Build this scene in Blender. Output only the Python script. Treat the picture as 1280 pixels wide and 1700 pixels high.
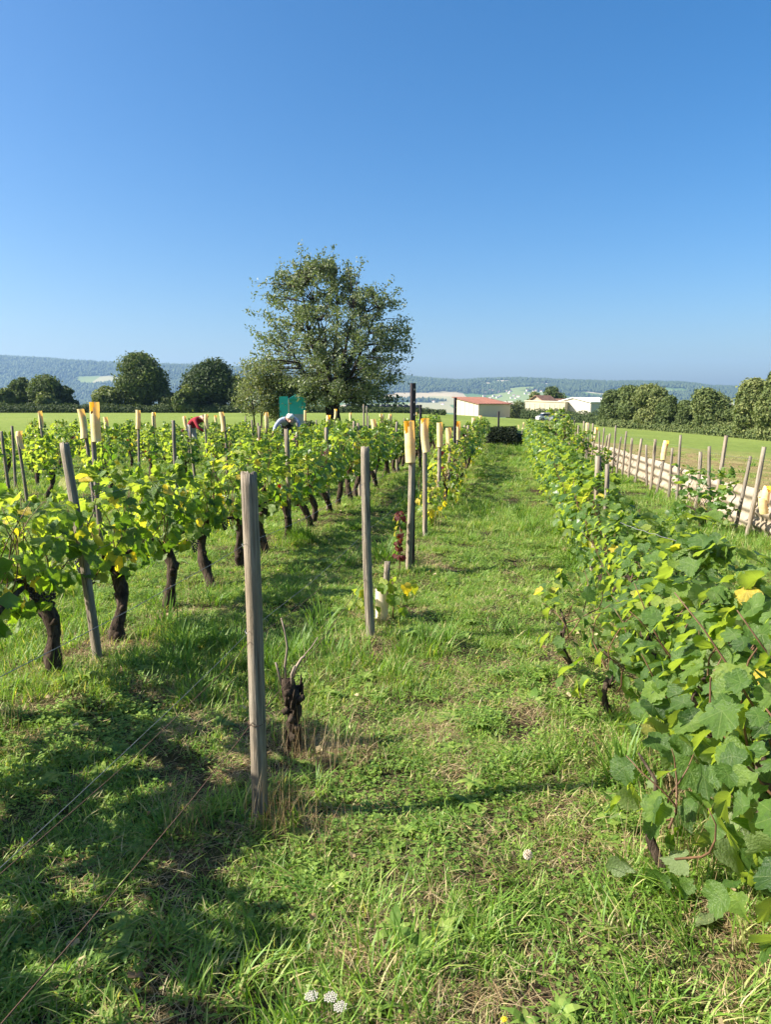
import bpy, bmesh, math, random
import numpy as np
from mathutils import Vector, Matrix

R = math.radians
for o in list(bpy.data.objects):
    bpy.data.objects.remove(o)
SC = bpy.context.scene
COL = SC.collection

# ------------------------------------------------------------------ camera, sky, sun, exposure
PITCH = R(8.7)
EYE = 1.6
FPX = 1180.0
cam_d = bpy.data.cameras.new("camera")
cam_d.sensor_fit = 'AUTO'
cam_d.sensor_width = 36.0
cam_d.lens = 36.0 * FPX / 1700.0
cam_d.clip_start = 0.05
cam_d.clip_end = 30000
cam = bpy.data.objects.new("camera", cam_d)
COL.objects.link(cam)
cam.location = (0, 0, EYE)
cam.rotation_euler = (math.pi / 2 - PITCH, 0, 0)
SC.camera = cam

SUN_EL = R(38)
SUN_BACK = R(80)            # turned to the left from straight behind the camera
sun_dir = Vector((-math.sin(SUN_BACK) * math.cos(SUN_EL), -math.cos(SUN_BACK) * math.cos(SUN_EL), math.sin(SUN_EL)))
world = bpy.data.worlds.new("World")
SC.world = world
world.use_nodes = True
wn = world.node_tree
bg = wn.nodes["Background"]
sky = wn.nodes.new("ShaderNodeTexSky")
sky.sky_type = 'NISHITA'
sky.sun_disc = False
sky.sun_elevation = SUN_EL
sky.sun_rotation = math.atan2(sun_dir.x, sun_dir.y)
sky.altitude = 300
sky.air_density = 1.0
sky.dust_density = 3.0
sky.ozone_density = 3.5
hs = wn.nodes.new("ShaderNodeHueSaturation")
hs.inputs["Saturation"].default_value = 1.38
wn.links.new(sky.outputs[0], hs.inputs["Color"])
wn.links.new(hs.outputs[0], bg.inputs[0])
bg.inputs[1].default_value = 0.069
sl = bpy.data.lights.new("sun", 'SUN')
sl.energy = 5.0
sl.angle = R(0.5)
sl.color = (1.0, 0.93, 0.80)
sun = bpy.data.objects.new("sun", sl)
COL.objects.link(sun)
sun.rotation_euler = sun_dir.to_track_quat('Z', 'Y').to_euler()
sun.location = (-20, -5, 30)
SC.view_settings.view_transform = 'Standard'
SC.view_settings.look = 'None'
SC.view_settings.exposure = 1.5
SC.view_settings.gamma = 1.0
SC.view_settings.use_curve_mapping = False
SC.render.engine = 'CYCLES'
SC.cycles.use_denoising = True
SC.cycles.max_bounces = 6
SC.cycles.diffuse_bounces = 3
SC.cycles.glossy_bounces = 2
SC.cycles.transmission_bounces = 4
SC.cycles.volume_bounces = 0
SC.cycles.transparent_max_bounces = 8

# ------------------------------------------------------------------ small maths
def hash2(ix, iy, seed):
    h = (ix.astype(np.int64) * 374761393 + iy.astype(np.int64) * 668265263 + seed * 1442695041) & 0xffffffff
    h = ((h ^ (h >> 13)) * 1274126177) & 0xffffffff
    h = h ^ (h >> 16)
    return (h & 0xffffff) / float(0xffffff)

def vnoise(x, y, seed=0):
    x = np.asarray(x, float); y = np.asarray(y, float)
    ix = np.floor(x); iy = np.floor(y)
    fx = x - ix; fy = y - iy
    fx = fx * fx * (3 - 2 * fx); fy = fy * fy * (3 - 2 * fy)
    a = hash2(ix, iy, seed); b = hash2(ix + 1, iy, seed)
    c = hash2(ix, iy + 1, seed); d = hash2(ix + 1, iy + 1, seed)
    return (a + (b - a) * fx) * (1 - fy) + (c + (d - c) * fx) * fy

def fbm(x, y, seed=0, oct=4):
    s = 0; a = .5; t = 0
    for i in range(oct):
        s = s + a * vnoise(np.asarray(x) * 2 ** i + 17.3 * i, np.asarray(y) * 2 ** i - 9.1 * i, seed + i); t += a; a *= .5
    return s / t

def sstep(a, b, x):
    t = np.clip((np.asarray(x, float) - a) / (b - a), 0, 1)
    return t * t * (3 - 2 * t)

CP, SP = math.cos(PITCH), math.sin(PITCH)
def px_dir(x, y):
    """direction (X, Z per metre of Y) of the view line through a spot measured in the photograph"""
    a = (x - 640) / FPX; b = (850 - y) / FPX
    d = Vector((a, CP + b * SP, b * CP - SP))
    return d.x / d.y, d.z / d.y

def at(x, y, Y):
    a, b = px_dir(x, y)
    return Vector((a * Y, Y, EYE + b * Y))

def ground_rough(X, Y):
    """the lie of the land without small bumps"""
    X = np.asarray(X, float); Y = np.asarray(Y, float)
    sp = 1.5 * np.logaddexp(0, (X - 4) / 1.5)
    g = -8 * (1 - np.exp(-0.072 * sp / 8))
    g = g - 45 * sstep(135, 900, Y)
    return g

def ground_np(X, Y):
    X = np.asarray(X, float); Y = np.asarray(Y, float)
    near = 1 - sstep(15, 60, np.hypot(X, Y))
    b = (fbm(X * 1.3, Y * 1.3, 5, 3) - .5) * .10 + (fbm(X * 4.5, Y * 4.5, 9, 2) - .5) * .075
    return ground_rough(X, Y) + b * near

def gz(x, y):
    return float(ground_np(np.array([x]), np.array([y]))[0])

M_ROW = 0.171
ROW = {'A': -0.97, 'B': -2.6, 'C': -4.25, 'D': -5.9, 'E': -7.55, 'F': -9.2, 'G': -10.85, 'H': -12.5, 'I': -14.15, 'R': 0.92}
def row_x(r, Y):
    return ROW[r] + M_ROW * Y
FENCE = (3.78, 0.125)
STAKE = (3.61, 0.125)
def solve_y(x, line):
    """where a line of posts X = a + m*Y crosses the view line at picture column x"""
    a, m = line
    k = (x - 640) / FPX
    return (a - k * 0.8 * SP) / (k * CP - m)

ORD = ("first second third fourth fifth sixth seventh eighth ninth tenth eleventh twelfth thirteenth fourteenth fifteenth sixteenth "
       "seventeenth eighteenth nineteenth twentieth twenty-first twenty-second twenty-third twenty-fourth twenty-fifth twenty-sixth "
       "twenty-seventh twenty-eighth twenty-ninth thirtieth thirty-first thirty-second thirty-third thirty-fourth thirty-fifth "
       "thirty-sixth thirty-seventh thirty-eighth thirty-ninth fortieth forty-first forty-second forty-third forty-fourth").split()

# ------------------------------------------------------------------ mesh helpers
class MB:
    def __init__(self):
        self.v = []; self.f = []; self.n = 0; self.a = []; self.m = []
    def add(self, verts, faces, tint=0.0, mat=0):
        verts = np.asarray(verts, float).reshape(-1, 3)
        o = self.n
        self.v.append(verts)
        self.f.extend([tuple(i + o for i in f) for f in faces])
        self.m.extend([mat] * len(faces))
        t = np.empty(len(verts)); t[:] = tint
        self.a.append(t)
        self.n += len(verts)
    def box(self, c, s, rz=0.0, tint=0.0, mat=0, taper=1.0):
        sx, sy, sz = s[0] / 2, s[1] / 2, s[2] / 2
        p = np.array([(x, y, z) for z in (-1, 1) for y in (-1, 1) for x in (-1, 1)], float)
        p[p[:, 2] > 0, :2] *= taper
        p = p * (sx, sy, sz)
        co, si = math.cos(rz), math.sin(rz)
        q = p.copy(); q[:, 0] = p[:, 0] * co - p[:, 1] * si; q[:, 1] = p[:, 0] * si + p[:, 1] * co
        self.add(q + np.array(c, float), [(0, 2, 3, 1), (4, 5, 7, 6), (0, 1, 5, 4), (2, 6, 7, 3), (0, 4, 6, 2), (1, 3, 7, 5)], tint, mat)
    def tube(self, pts, rad, sides=8, tint=0.0, cap=True, jit=0.0, rng=None, mat=0):
        pts = [Vector(p) for p in pts]
        n = len(pts)
        if not hasattr(rad, '__len__'): rad = [rad] * n
        ring = []
        up = Vector((0.13, 0.31, 0.94)).normalized()
        prev = None
        for i, p in enumerate(pts):
            d = (pts[min(i + 1, n - 1)] - pts[max(i - 1, 0)])
            if d.length < 1e-9: d = Vector((0, 0, 1))
            d.normalize()
            if prev is None:
                ref = Vector((1, 0, 0)) if abs(d.x) < .8 else Vector((0, 1, 0))
                x = (ref - d * ref.dot(d)).normalized()
            else:
                x = prev - d * prev.dot(d)
                x = x.normalized() if x.length > 1e-6 else Vector((1, 0, 0))
            prev = x
            y = d.cross(x)
            for k in range(sides):
                a = 2 * math.pi * k / sides
                r = rad[i]
                if jit and rng: r *= 1 + rng.uniform(-jit, jit)
                ring.append(p + x * (math.cos(a) * r) + y * (math.sin(a) * r))
        f = []
        for i in range(n - 1):
            for k in range(sides):
                k2 = (k + 1) % sides
                f.append((i * sides + k, i * sides + k2, (i + 1) * sides + k2, (i + 1) * sides + k))
        if cap:
            f.append(tuple(range(sides - 1, -1, -1)))
            f.append(tuple((n - 1) * sides + k for k in range(sides)))
        self.add([tuple(q) for q in ring], f, tint, mat)
    def mesh(self, name, mat=None, smooth=False, attr=True):
        me = bpy.data.meshes.new(name)
        v = np.concatenate(self.v) if self.v else np.zeros((0, 3))
        me.from_pydata(v.tolist(), [], self.f)
        if attr and len(v):
            at_ = me.attributes.new("tint", 'FLOAT', 'POINT')
            at_.data.foreach_set("value", np.concatenate(self.a).astype(np.float32))
        if mat is not None:
            for m in (mat if isinstance(mat, (list, tuple)) else [mat]):
                me.materials.append(m)
        if any(self.m):
            me.polygons.foreach_set("material_index", np.array(self.m, np.int32))
        if smooth:
            me.polygons.foreach_set("use_smooth", np.ones(len(me.polygons), bool))
        me.update()
        return me

def link(name, me, parent=None, loc=None, mat4=None):
    o = bpy.data.objects.new(name, me)
    COL.objects.link(o)
    if parent is not None: o.parent = parent
    if mat4 is not None: o.matrix_basis = mat4
    elif loc is not None: o.location = loc
    return o

def tag(o, label, cat, group=None):
    o["label"] = label; o["category"] = cat
    if group: o["group"] = group
    return o

def thing(name, label, cat, loc=(0, 0, 0), rz=0.0, group=None):
    e = bpy.data.objects.new(name, None)
    COL.objects.link(e)
    e.location = loc; e.rotation_euler = (0, 0, rz)
    e.empty_display_size = .1
    return tag(e, label, cat, group)

def kind(o, k):
    o["kind"] = k
    return o

# ------------------------------------------------------------------ materials
def newmat(name):
    m = bpy.data.materials.new(name); m.use_nodes = True
    nt = m.node_tree
    return m, nt, nt.nodes["Principled BSDF"], nt.nodes["Material Output"]

def N(nt, typ, **kw):
    n = nt.nodes.new(typ)
    for k, v in kw.items():
        if k.startswith('i_'):
            n.inputs[k[2:].replace('_', ' ')].default_value = v
        else:
            setattr(n, k, v)
    return n

def ramp(nt, fac, stops, interp='LINEAR'):
    r = nt.nodes.new("ShaderNodeValToRGB")
    r.color_ramp.interpolation = interp
    e = r.color_ramp.elements
    while len(e) > 1: e.remove(e[-1])
    for i, (p, c) in enumerate(stops):
        el = e[0] if i == 0 else e.new(p)
        el.position = p; el.color = (*c, 1) if len(c) == 3 else c
    nt.links.new(fac, r.inputs[0])
    return r.outputs[0]

def math_(nt, op, a, b=None, c=None, clamp=False):
    n = nt.nodes.new("ShaderNodeMath"); n.operation = op; n.use_clamp = clamp
    for i, s in enumerate((a, b, c)):
        if s is None: continue
        if isinstance(s, (int, float)): n.inputs[i].default_value = s
        else: nt.links.new(s, n.inputs[i])
    return n.outputs[0]

def mixc(nt, fac, a, b, mode='MIX'):
    n = nt.nodes.new("ShaderNodeMix"); n.data_type = 'RGBA'; n.blend_type = mode
    for s, i in ((fac, 0), (a, 6), (b, 7)):
        if isinstance(s, (int, float)): n.inputs[i].default_value = s
        elif isinstance(s, tuple): n.inputs[i].default_value = (*s, 1)
        else: nt.links.new(s, n.inputs[i])
    return n.outputs[2]

def noise(nt, scale, detail=3, rough=.55, coord=None, dist=0.0):
    n = N(nt, "ShaderNodeTexNoise"); n.inputs["Scale"].default_value = scale
    n.inputs["Detail"].default_value = detail; n.inputs["Roughness"].default_value = rough
    n.inputs["Distortion"].default_value = dist
    if coord is not None: nt.links.new(coord, n.inputs["Vector"])
    return n.outputs["Fac"]

def bump(nt, bsdf, height, strength=.3, dist=.01):
    b = N(nt, "ShaderNodeBump"); b.inputs["Strength"].default_value = strength; b.inputs["Distance"].default_value = dist
    nt.links.new(height, b.inputs["Height"]); nt.links.new(b.outputs[0], bsdf.inputs["Normal"])
    return b

def coords(nt, which="Object", scale=None):
    t = N(nt, "ShaderNodeTexCoord")
    if scale is None: return t.outputs[which]
    m = N(nt, "ShaderNodeMapping"); m.inputs["Scale"].default_value = scale
    nt.links.new(t.outputs[which], m.inputs["Vector"])
    return m.outputs[0]

def plain(name, col, rough=.7, var=.25, scale=6, spec=.3, bumpy=.0, metallic=0.0):
    m, nt, b, out = newmat(name)
    c = coords(nt)
    f = noise(nt, scale, 4, .6, c)
    lo = tuple(x * (1 - var) for x in col); hi = tuple(min(1, x * (1 + var)) for x in col)
    nt.links.new(ramp(nt, f, [(.3, lo), (.7, hi)]), b.inputs["Base Color"])
    b.inputs["Roughness"].default_value = rough; b.inputs["Specular IOR Level"].default_value = spec
    b.inputs["Metallic"].default_value = metallic
    if bumpy: bump(nt, b, f, bumpy, .02)
    return m

def leaf_material(name, stops, trans=.46, tcol=(2.4, 2.4, .45), rough=.45, spec=.4, veins=False, rnd=.12, under=False):
    """thin leaf: reflects, and lets coloured light through"""
    m, nt, b, out = newmat(name)
    a = N(nt, "ShaderNodeAttribute", attribute_name="tint")
    oi = N(nt, "ShaderNodeObjectInfo")
    r = math_(nt, 'MULTIPLY_ADD', oi.outputs["Random"], rnd, -rnd / 2)
    r = math_(nt, 'MULTIPLY', r, math_(nt, 'LESS_THAN', a.outputs["Fac"], .8))
    t = math_(nt, 'ADD', a.outputs["Fac"], r, clamp=True)
    col = ramp(nt, t, stops)
    n = noise(nt, 2.6 if veins else 14, 5, .65, coords(nt))
    col = mixc(nt, 1.0, col, ramp(nt, n, [(.3, (.68, .72, .7)), (.5, (1, 1, 1)), (.7, (1.28, 1.2, 1.05))]), 'MULTIPLY')
    if veins: bump(nt, b, noise(nt, 7, 4, .6, coords(nt)), .35, .12)
    if veins:
        uv = N(nt, "ShaderNodeUVMap")
        s = N(nt, "ShaderNodeSeparateXYZ"); nt.links.new(uv.outputs[0], s.inputs[0])
        u, v = s.outputs[0], s.outputs[1]
        best = None
        for ang in (0, 52, -52, 108, -108):
            sa, ca = math.sin(R(ang)), math.cos(R(ang))
            al = math_(nt, 'ADD', math_(nt, 'MULTIPLY', u, sa), math_(nt, 'MULTIPLY', v, ca))
            pe = math_(nt, 'ABSOLUTE', math_(nt, 'SUBTRACT', math_(nt, 'MULTIPLY', u, ca), math_(nt, 'MULTIPLY', v, sa)))
            pe = math_(nt, 'ADD', pe, math_(nt, 'MULTIPLY', math_(nt, 'LESS_THAN', al, 0.0), 9.0))
            # side veins: chevrons along the main one
            best = pe if best is None else math_(nt, 'MINIMUM', best, pe)
        mask = math_(nt, 'SUBTRACT', 1.0, math_(nt, 'DIVIDE', best, .024), clamp=True)
        mask = math_(nt, 'MULTIPLY', mask, .30)
        col = mixc(nt, mask, col, (.30, .36, .14))
    if veins or under:
        geo = N(nt, "ShaderNodeNewGeometry")
        col = mixc(nt, math_(nt, 'MULTIPLY', geo.outputs["Backfacing"], .6), col, (.23, .28, .14))   # paler felted underside
    nt.links.new(col, b.inputs["Base Color"])
    b.inputs["Roughness"].default_value = rough
    b.inputs["Specular IOR Level"].default_value = spec
    tr = N(nt, "ShaderNodeBsdfTranslucent")
    nt.links.new(mixc(nt, 1.0, col, tcol, 'MULTIPLY'), tr.inputs[0])
    mx = N(nt, "ShaderNodeMixShader"); mx.inputs[0].default_value = trans
    nt.links.new(b.outputs[0], mx.inputs[1]); nt.links.new(tr.outputs[0], mx.inputs[2])
    nt.links.new(mx.outputs[0], out.inputs[0])
    return m

VINE_STOPS = [(0, (.036, .080, .018)), (.35, (.075, .145, .028)), (.6, (.135, .215, .038)), (.78, (.26, .30, .05)), (.9, (.50, .38, .05)), (1, (.10, .010, .014))]
MAT = {}
MAT['leaf'] = leaf_material("vine_leaf", VINE_STOPS, veins=True, rnd=.24, rough=.42, spec=.45)
MAT['leaf_far'] = leaf_material("vine_leaf_far", VINE_STOPS, rnd=.1, rough=.38, spec=.5, under=True)
MAT['grass'] = leaf_material("grass_blade", [(0, (.085, .165, .024)), (.4, (.155, .285, .042)), (.7, (.25, .36, .070)), (.88, (.46, .43, .20)), (1, (.54, .46, .26))], trans=.42, tcol=(1.5, 1.5, .5), rough=.5, rnd=.34)
MAT['straw'] = leaf_material("dry_straw", [(0, (.16, .10, .05)), (.5, (.36, .27, .14)), (1, (.55, .46, .28))], trans=.25, tcol=(1.1, 1, .7), rough=.7, rnd=.4)
MAT['clover'] = leaf_material("clover_leaf", [(0, (.080, .160, .028)), (.6, (.165, .275, .050)), (1, (.27, .36, .08))], trans=.4, tcol=(1.5, 1.5, .5), rough=.5, rnd=.5)
MAT['tree_far'] = leaf_material("tree_leaf_far", [(0, (.038, .062, .022)), (.5, (.095, .130, .042)), (1, (.20, .22, .08))], trans=.25, tcol=(1.3, 1.4, .5), rough=.6, spec=.2, rnd=.25)
MAT['tree_cherry'] = leaf_material("tree_leaf_cherry", [(0, (.075, .105, .052)), (.5, (.150, .185, .092)), (.85, (.22, .245, .11)), (1, (.28, .25, .11))], trans=.35, tcol=(1.2, 1.3, .5), rough=.45, spec=.45, rnd=.05)
MAT['hedge_dark'] = leaf_material("evergreen_leaf", [(0, (.012, .020, .010)), (1, (.03, .045, .018))], trans=.15, rough=.6, spec=.2)

def wood_mat(name, dark, mid, light, warm):
    m, nt, b, out = newmat(name)
    oi = N(nt, "ShaderNodeObjectInfo")
    tc = N(nt, "ShaderNodeTexCoord")
    mp = N(nt, "ShaderNodeMapping"); mp.inputs["Scale"].default_value = (48, 48, 3.5)
    off = N(nt, "ShaderNodeVectorMath", operation='SCALE'); off.inputs[0].default_value = (13, 7, 5)
    nt.links.new(oi.outputs["Random"], off.inputs["Scale"])
    ad = N(nt, "ShaderNodeVectorMath", operation='ADD')
    nt.links.new(tc.outputs["Object"], ad.inputs[0]); nt.links.new(off.outputs[0], ad.inputs[1])
    nt.links.new(ad.outputs[0], mp.inputs["Vector"])
    g = noise(nt, 1.0, 6, .65, mp.outputs[0], .4)
    blot = noise(nt, 5.0, 4, .6, ad.outputs[0])
    base = ramp(nt, g, [(.30, dark), (.44, mid), (.56, light), (.70, mid)])
    base = mixc(nt, ramp(nt, blot, [(.42, (0, 0, 0)), (.65, (.7, .7, .7))]), base, warm)
    crack = ramp(nt, noise(nt, 1.0, 3, .5, coords(nt, "Object", (34, 34, 1.1))), [(.33, (.18, .16, .14)), (.37, (1, 1, 1))])
    base = mixc(nt, 1.0, base, crack, 'MULTIPLY')
    nt.links.new(base, b.inputs["Base Color"])
    b.inputs["Roughness"].default_value = .85; b.inputs["Specular IOR Level"].default_value = .2
    bump(nt, b, g, 1.0, .012)
    return m
MAT['post'] = wood_mat("weathered_wood", (.055, .045, .036), (.185, .155, .12), (.33, .285, .22), (.24, .185, .125))
MAT['stake'] = wood_mat("grey_stake_wood", (.045, .038, .032), (.145, .125, .10), (.25, .22, .18), (.18, .14, .095))

def bark_mat(name, dark, light, sc=30):
    m, nt, b, out = newmat(name)
    c = coords(nt, "Object", (sc, sc, sc * .25))
    g = noise(nt, 1.0, 5, .7, c, .8)
    nt.links.new(ramp(nt, g, [(.35, dark), (.7, light)]), b.inputs["Base Color"])
    b.inputs["Roughness"].default_value = .95; b.inputs["Specular IOR Level"].default_value = .1
    bump(nt, b, g, 1.0, .02)
    return m
MAT['bark'] = bark_mat("vine_bark", (.022, .015, .011), (.11, .082, .06))
MAT['tree_bark'] = bark_mat("tree_bark", (.02, .016, .013), (.07, .058, .048), 6)
MAT['cane'] = plain("vine_cane", (.13, .072, .04), .6, .4, 20)
MAT['drycane'] = plain("dry_cane", (.24, .19, .145), .8, .3, 20)
MAT['wire'] = plain("galvanised_wire", (.19, .19, .19), .45, .3, 40, .5, 0, .6)
MAT['rust'] = plain("rusty_wire", (.085, .05, .032), .8, .4, 60)
MAT['steel'] = plain("dark_steel", (.030, .022, .024), .55, .4, 12, .4)
MAT['grape'] = plain("grape_skin", (.016, .012, .03), .45, .4, 30, .4)

def sleeve_mat():
    m, nt, b, out = newmat("yellow_drain_pipe")
    tc = N(nt, "ShaderNodeTexCoord"); oi = N(nt, "ShaderNodeObjectInfo")
    n = noise(nt, 9, 4, .6, tc.outputs["Object"])
    geo = N(nt, "ShaderNodeNewGeometry")
    outer = ramp(nt, n, [(.3, (.74, .64, .27)), (.7, (.86, .78, .46))])
    dirt = ramp(nt, noise(nt, 3.5, 5, .7, tc.outputs["Object"], 1.2), [(.55, (0, 0, 0)), (.8, (.6, .6, .6))])
    outer = mixc(nt, dirt, outer, (.34, .27, .16))
    col = mixc(nt, geo.outputs["Backfacing"], outer, (.82, .46, .03))   # pale yellow outside, deeper yellow inside
    nt.links.new(col, b.inputs["Base Color"])
    b.inputs["Roughness"].default_value = .55; b.inputs["Specular IOR Level"].default_value = .35
    tr = N(nt, "ShaderNodeBsdfTranslucent"); tr.inputs[0].default_value = (.95, .55, .05, 1)
    mx = N(nt, "ShaderNodeMixShader"); mx.inputs[0].default_value = .30
    nt.links.new(b.outputs[0], mx.inputs[1]); nt.links.new(tr.outputs[0], mx.inputs[2])
    nt.links.new(mx.outputs[0], out.inputs[0])
    return m
MAT['sleeve'] = sleeve_mat()
MAT['guard'] = plain("pale_tree_guard", (.70, .58, .46), .6, .12, 12)
MAT['cement'] = None
def cement_mat():
    m, nt, b, out = newmat("fibre_cement")
    tc = N(nt, "ShaderNodeTexCoord")
    n = noise(nt, 5, 5, .65, tc.outputs["Object"]); n2 = noise(nt, 1.7, 4, .7, tc.outputs["Object"], 1.0)
    c = ramp(nt, n, [(.3, (.25, .21, .16)), (.65, (.37, .32, .25))])
    st = ramp(nt, n2, [(.42, (0, 0, 0)), (.66, (1, 1, 1))])
    c = mixc(nt, math_(nt, 'MULTIPLY', st, .55), c, (.20, .13, .07))
    nt.links.new(c, b.inputs["Base Color"]); b.inputs["Roughness"].default_value = .9
    b.inputs["Specular IOR Level"].default_value = .15
    bump(nt, b, noise(nt, 60, 3, .6, tc.outputs["Object"]), .3, .004)
    return m
MAT['cement'] = cement_mat()
# ------------------------------------------------------------------ ground
def field_mask(X, Y):
    """1 on the open field round the vineyard, 0 inside it"""
    fx = FENCE[0] + FENCE[1] * Y
    e = (fbm(X * .6, Y * .6, 31, 2) - .5) * .8
    return np.maximum(sstep(29.5, 32.5, Y + e * 3), sstep(.05, .5, X - fx + e * .3))

def ground_material():
    m, nt, b, out = newmat("ground_earth_and_turf")
    tc = N(nt, "ShaderNodeTexCoord"); P = tc.outputs["Object"]
    a = N(nt, "ShaderNodeAttribute", attribute_name="field")
    br = N(nt, "ShaderNodeAttribute", attribute_name="bare")
    n1 = noise(nt, 9, 6, .7, P); n2 = noise(nt, 1.1, 4, .6, P); n3 = noise(nt, 60, 3, .7, P)
    soil = ramp(nt, noise(nt, 45, 6, .8, P), [(.3, (.012, .009, .006)), (.5, (.040, .030, .018)), (.68, (.13, .095, .055))])
    turf = ramp(nt, n3, [(.3, (.030, .045, .012)), (.7, (.10, .135, .034))])
    vin = mixc(nt, ramp(nt, n2, [(.42, (0, 0, 0)), (.66, (.7, .7, .7))]), soil, turf)
    nf = noise(nt, .035, 4, .6, P); ns = noise(nt, 2.2, 5, .75, P)
    mp = N(nt, "ShaderNodeMapping"); mp.inputs["Scale"].default_value = (.25, .9, 1); mp.inputs["Rotation"].default_value = (0, 0, R(80))
    nt.links.new(P, mp.inputs["Vector"])
    nd = noise(nt, 1.2, 4, .7, mp.outputs[0])
    fld = ramp(nt, nf, [(.3, (.135, .205, .045)), (.55, (.175, .25, .06)), (.75, (.22, .285, .08))])
    fld = mixc(nt, 1.0, fld, ramp(nt, ns, [(.3, (.62, .62, .55)), (.65, (1.15, 1.12, 1.05))]), 'MULTIPLY')
    fld = mixc(nt, 1.0, fld, ramp(nt, nd, [(.3, (.8, .8, .75)), (.7, (1.12, 1.1, 1.05))]), 'MULTIPLY')
    brown = ramp(nt, ns, [(.3, (.13, .085, .045)), (.5, (.24, .165, .085)), (.7, (.34, .25, .13))])
    bm_ = math_(nt, 'MULTIPLY', br.outputs["Fac"], ramp(nt, noise(nt, .9, 5, .75, P), [(.30, (.15, .15, .15)), (.6, (1, 1, 1))]), clamp=True)
    fld = mixc(nt, bm_, fld, brown)
    col = mixc(nt, a.outputs["Fac"], vin, fld)
    nt.links.new(col, b.inputs["Base Color"]); b.inputs["Roughness"].default_value = 1.0
    b.inputs["Specular IOR Level"].default_value = .05
    bump(nt, b, n1, .8, .04)
    return m
MAT['ground'] = ground_material()

def sinh_axis(lo, hi, n, step):
    k = math.asinh
    s = 6.0
    a = np.linspace(math.asinh(lo / s), math.asinh(hi / s), n)
    return np.sinh(a) * s

gx = sinh_axis(-900, 900, 330, .1)
gy = np.concatenate([sinh_axis(-150, 700, 380, .1)])
GX, GY = np.meshgrid(gx, gy)
GZ = ground_np(GX, GY)
nx, ny = len(gx), len(gy)
vs = np.stack([GX.ravel(), GY.ravel(), GZ.ravel()], 1)
i = (np.arange(ny - 1)[:, None] * nx + np.arange(nx - 1)[None, :]).ravel()
fs = np.stack([i, i + 1, i + nx + 1, i + nx], 1)
gm = bpy.data.meshes.new("ground")
gm.vertices.add(len(vs)); gm.vertices.foreach_set("co", vs.ravel())
gm.loops.add(fs.size); gm.loops.foreach_set("vertex_index", fs.ravel().astype(np.int32))
gm.polygons.add(len(fs)); gm.polygons.foreach_set("loop_start", (np.arange(len(fs)) * 4).astype(np.int32))
gm.update(calc_edges=True)
gm.polygons.foreach_set("use_smooth", np.ones(len(fs), bool))
fm = field_mask(vs[:, 0], vs[:, 1])
at_ = gm.attributes.new("field", 'FLOAT', 'POINT'); at_.data.foreach_set("value", fm.astype(np.float32))
dxf = vs[:, 0] - (FENCE[0] + FENCE[1] * vs[:, 1])
bare = np.where((dxf > -.1) & (vs[:, 1] < 40), 1.2 - sstep(1.5, 17, dxf + vs[:, 1] * .12), 0) + .12 * (fm > .5)
at_ = gm.attributes.new("bare", 'FLOAT', 'POINT'); at_.data.foreach_set("value", np.clip(bare, 0, 1).astype(np.float32))
gm.materials.append(MAT['ground'])
ground = kind(link("ground", gm), "structure")

# ------------------------------------------------------------------ far hills and valley
RIDGE_Y = 4600.0
prof = [(-900, 575), (-300, 582), (0, 590), (60, 592), (120, 597), (180, 600), (270, 603), (400, 608), (560, 614), (650, 621), (700, 626), (760, 630),
        (800, 628), (860, 627), (930, 630), (1000, 632), (1060, 632), (1120, 634), (1160, 638), (1230, 641), (1400, 645), (2200, 640)]
pX = np.array([at(x, y, RIDGE_Y).x for x, y in prof]); pZ = np.array([at(x, y, RIDGE_Y).z for x, y in prof])
def hill_np(X, Y):
    ridge = np.interp(X, pX, pZ) - 14
    foot = -8 + 26 * (fbm(X / 700., Y / 700., 41, 3) - .5) * 2
    base = -45 - 14 * sstep(700, 1500, Y)
    z = base + (foot - base) * sstep(2500, 3500, Y)
    up = sstep(3350, RIDGE_Y, Y + 500 * (fbm(X / 900., 3.3 + Y * 0, 44, 3) - .5))
    z = z + (ridge - z) * np.clip(up, 0, 1)
    rel = sstep(3400, 3900, Y) * (1 - .9 * np.exp(-((Y - RIDGE_Y) / 260.) ** 2))
    z = z + rel * 60 * (fbm(X / 420., Y / 420., 47, 4) - .5)
    z = z - 160 * sstep(RIDGE_Y + 60, RIDGE_Y + 1500, Y)
    return z

def forest_np(X, Y):
    f = fbm(X / 520., Y / 300., 61, 4)
    fo = sstep(.40, .46, f + .42 * sstep(3500, 4050, Y) - .20 + .1 * sstep(0, -1200, X))
    for (px_, py_, rx, ry) in ((165, 630, 150, 90), (1075, 648, 240, 70), (760, 661, 420, 160), (560, 661, 300, 160), (865, 645, 120, 60), (900, 655, 160, 100), (1000, 655, 130, 80)):
        # open fields seen on the slope: find the distance where the slope meets that line of sight
        a, b_ = px_dir(px_, py_)
        ys = np.linspace(2600, 4500, 400)
        zz = hill_np(a * ys, ys) - (EYE + b_ * ys)
        k = int(np.argmax(zz > 0))
        cx, cy = a * ys[k], ys[k]
        d = ((X - cx) / rx) ** 2 + ((Y - cy) / ry) ** 2 + (fbm(X / 60., Y / 60., 71, 2) - .5) * .8
        fo = fo * sstep(.7, 1.0, d)
    return fo

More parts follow.
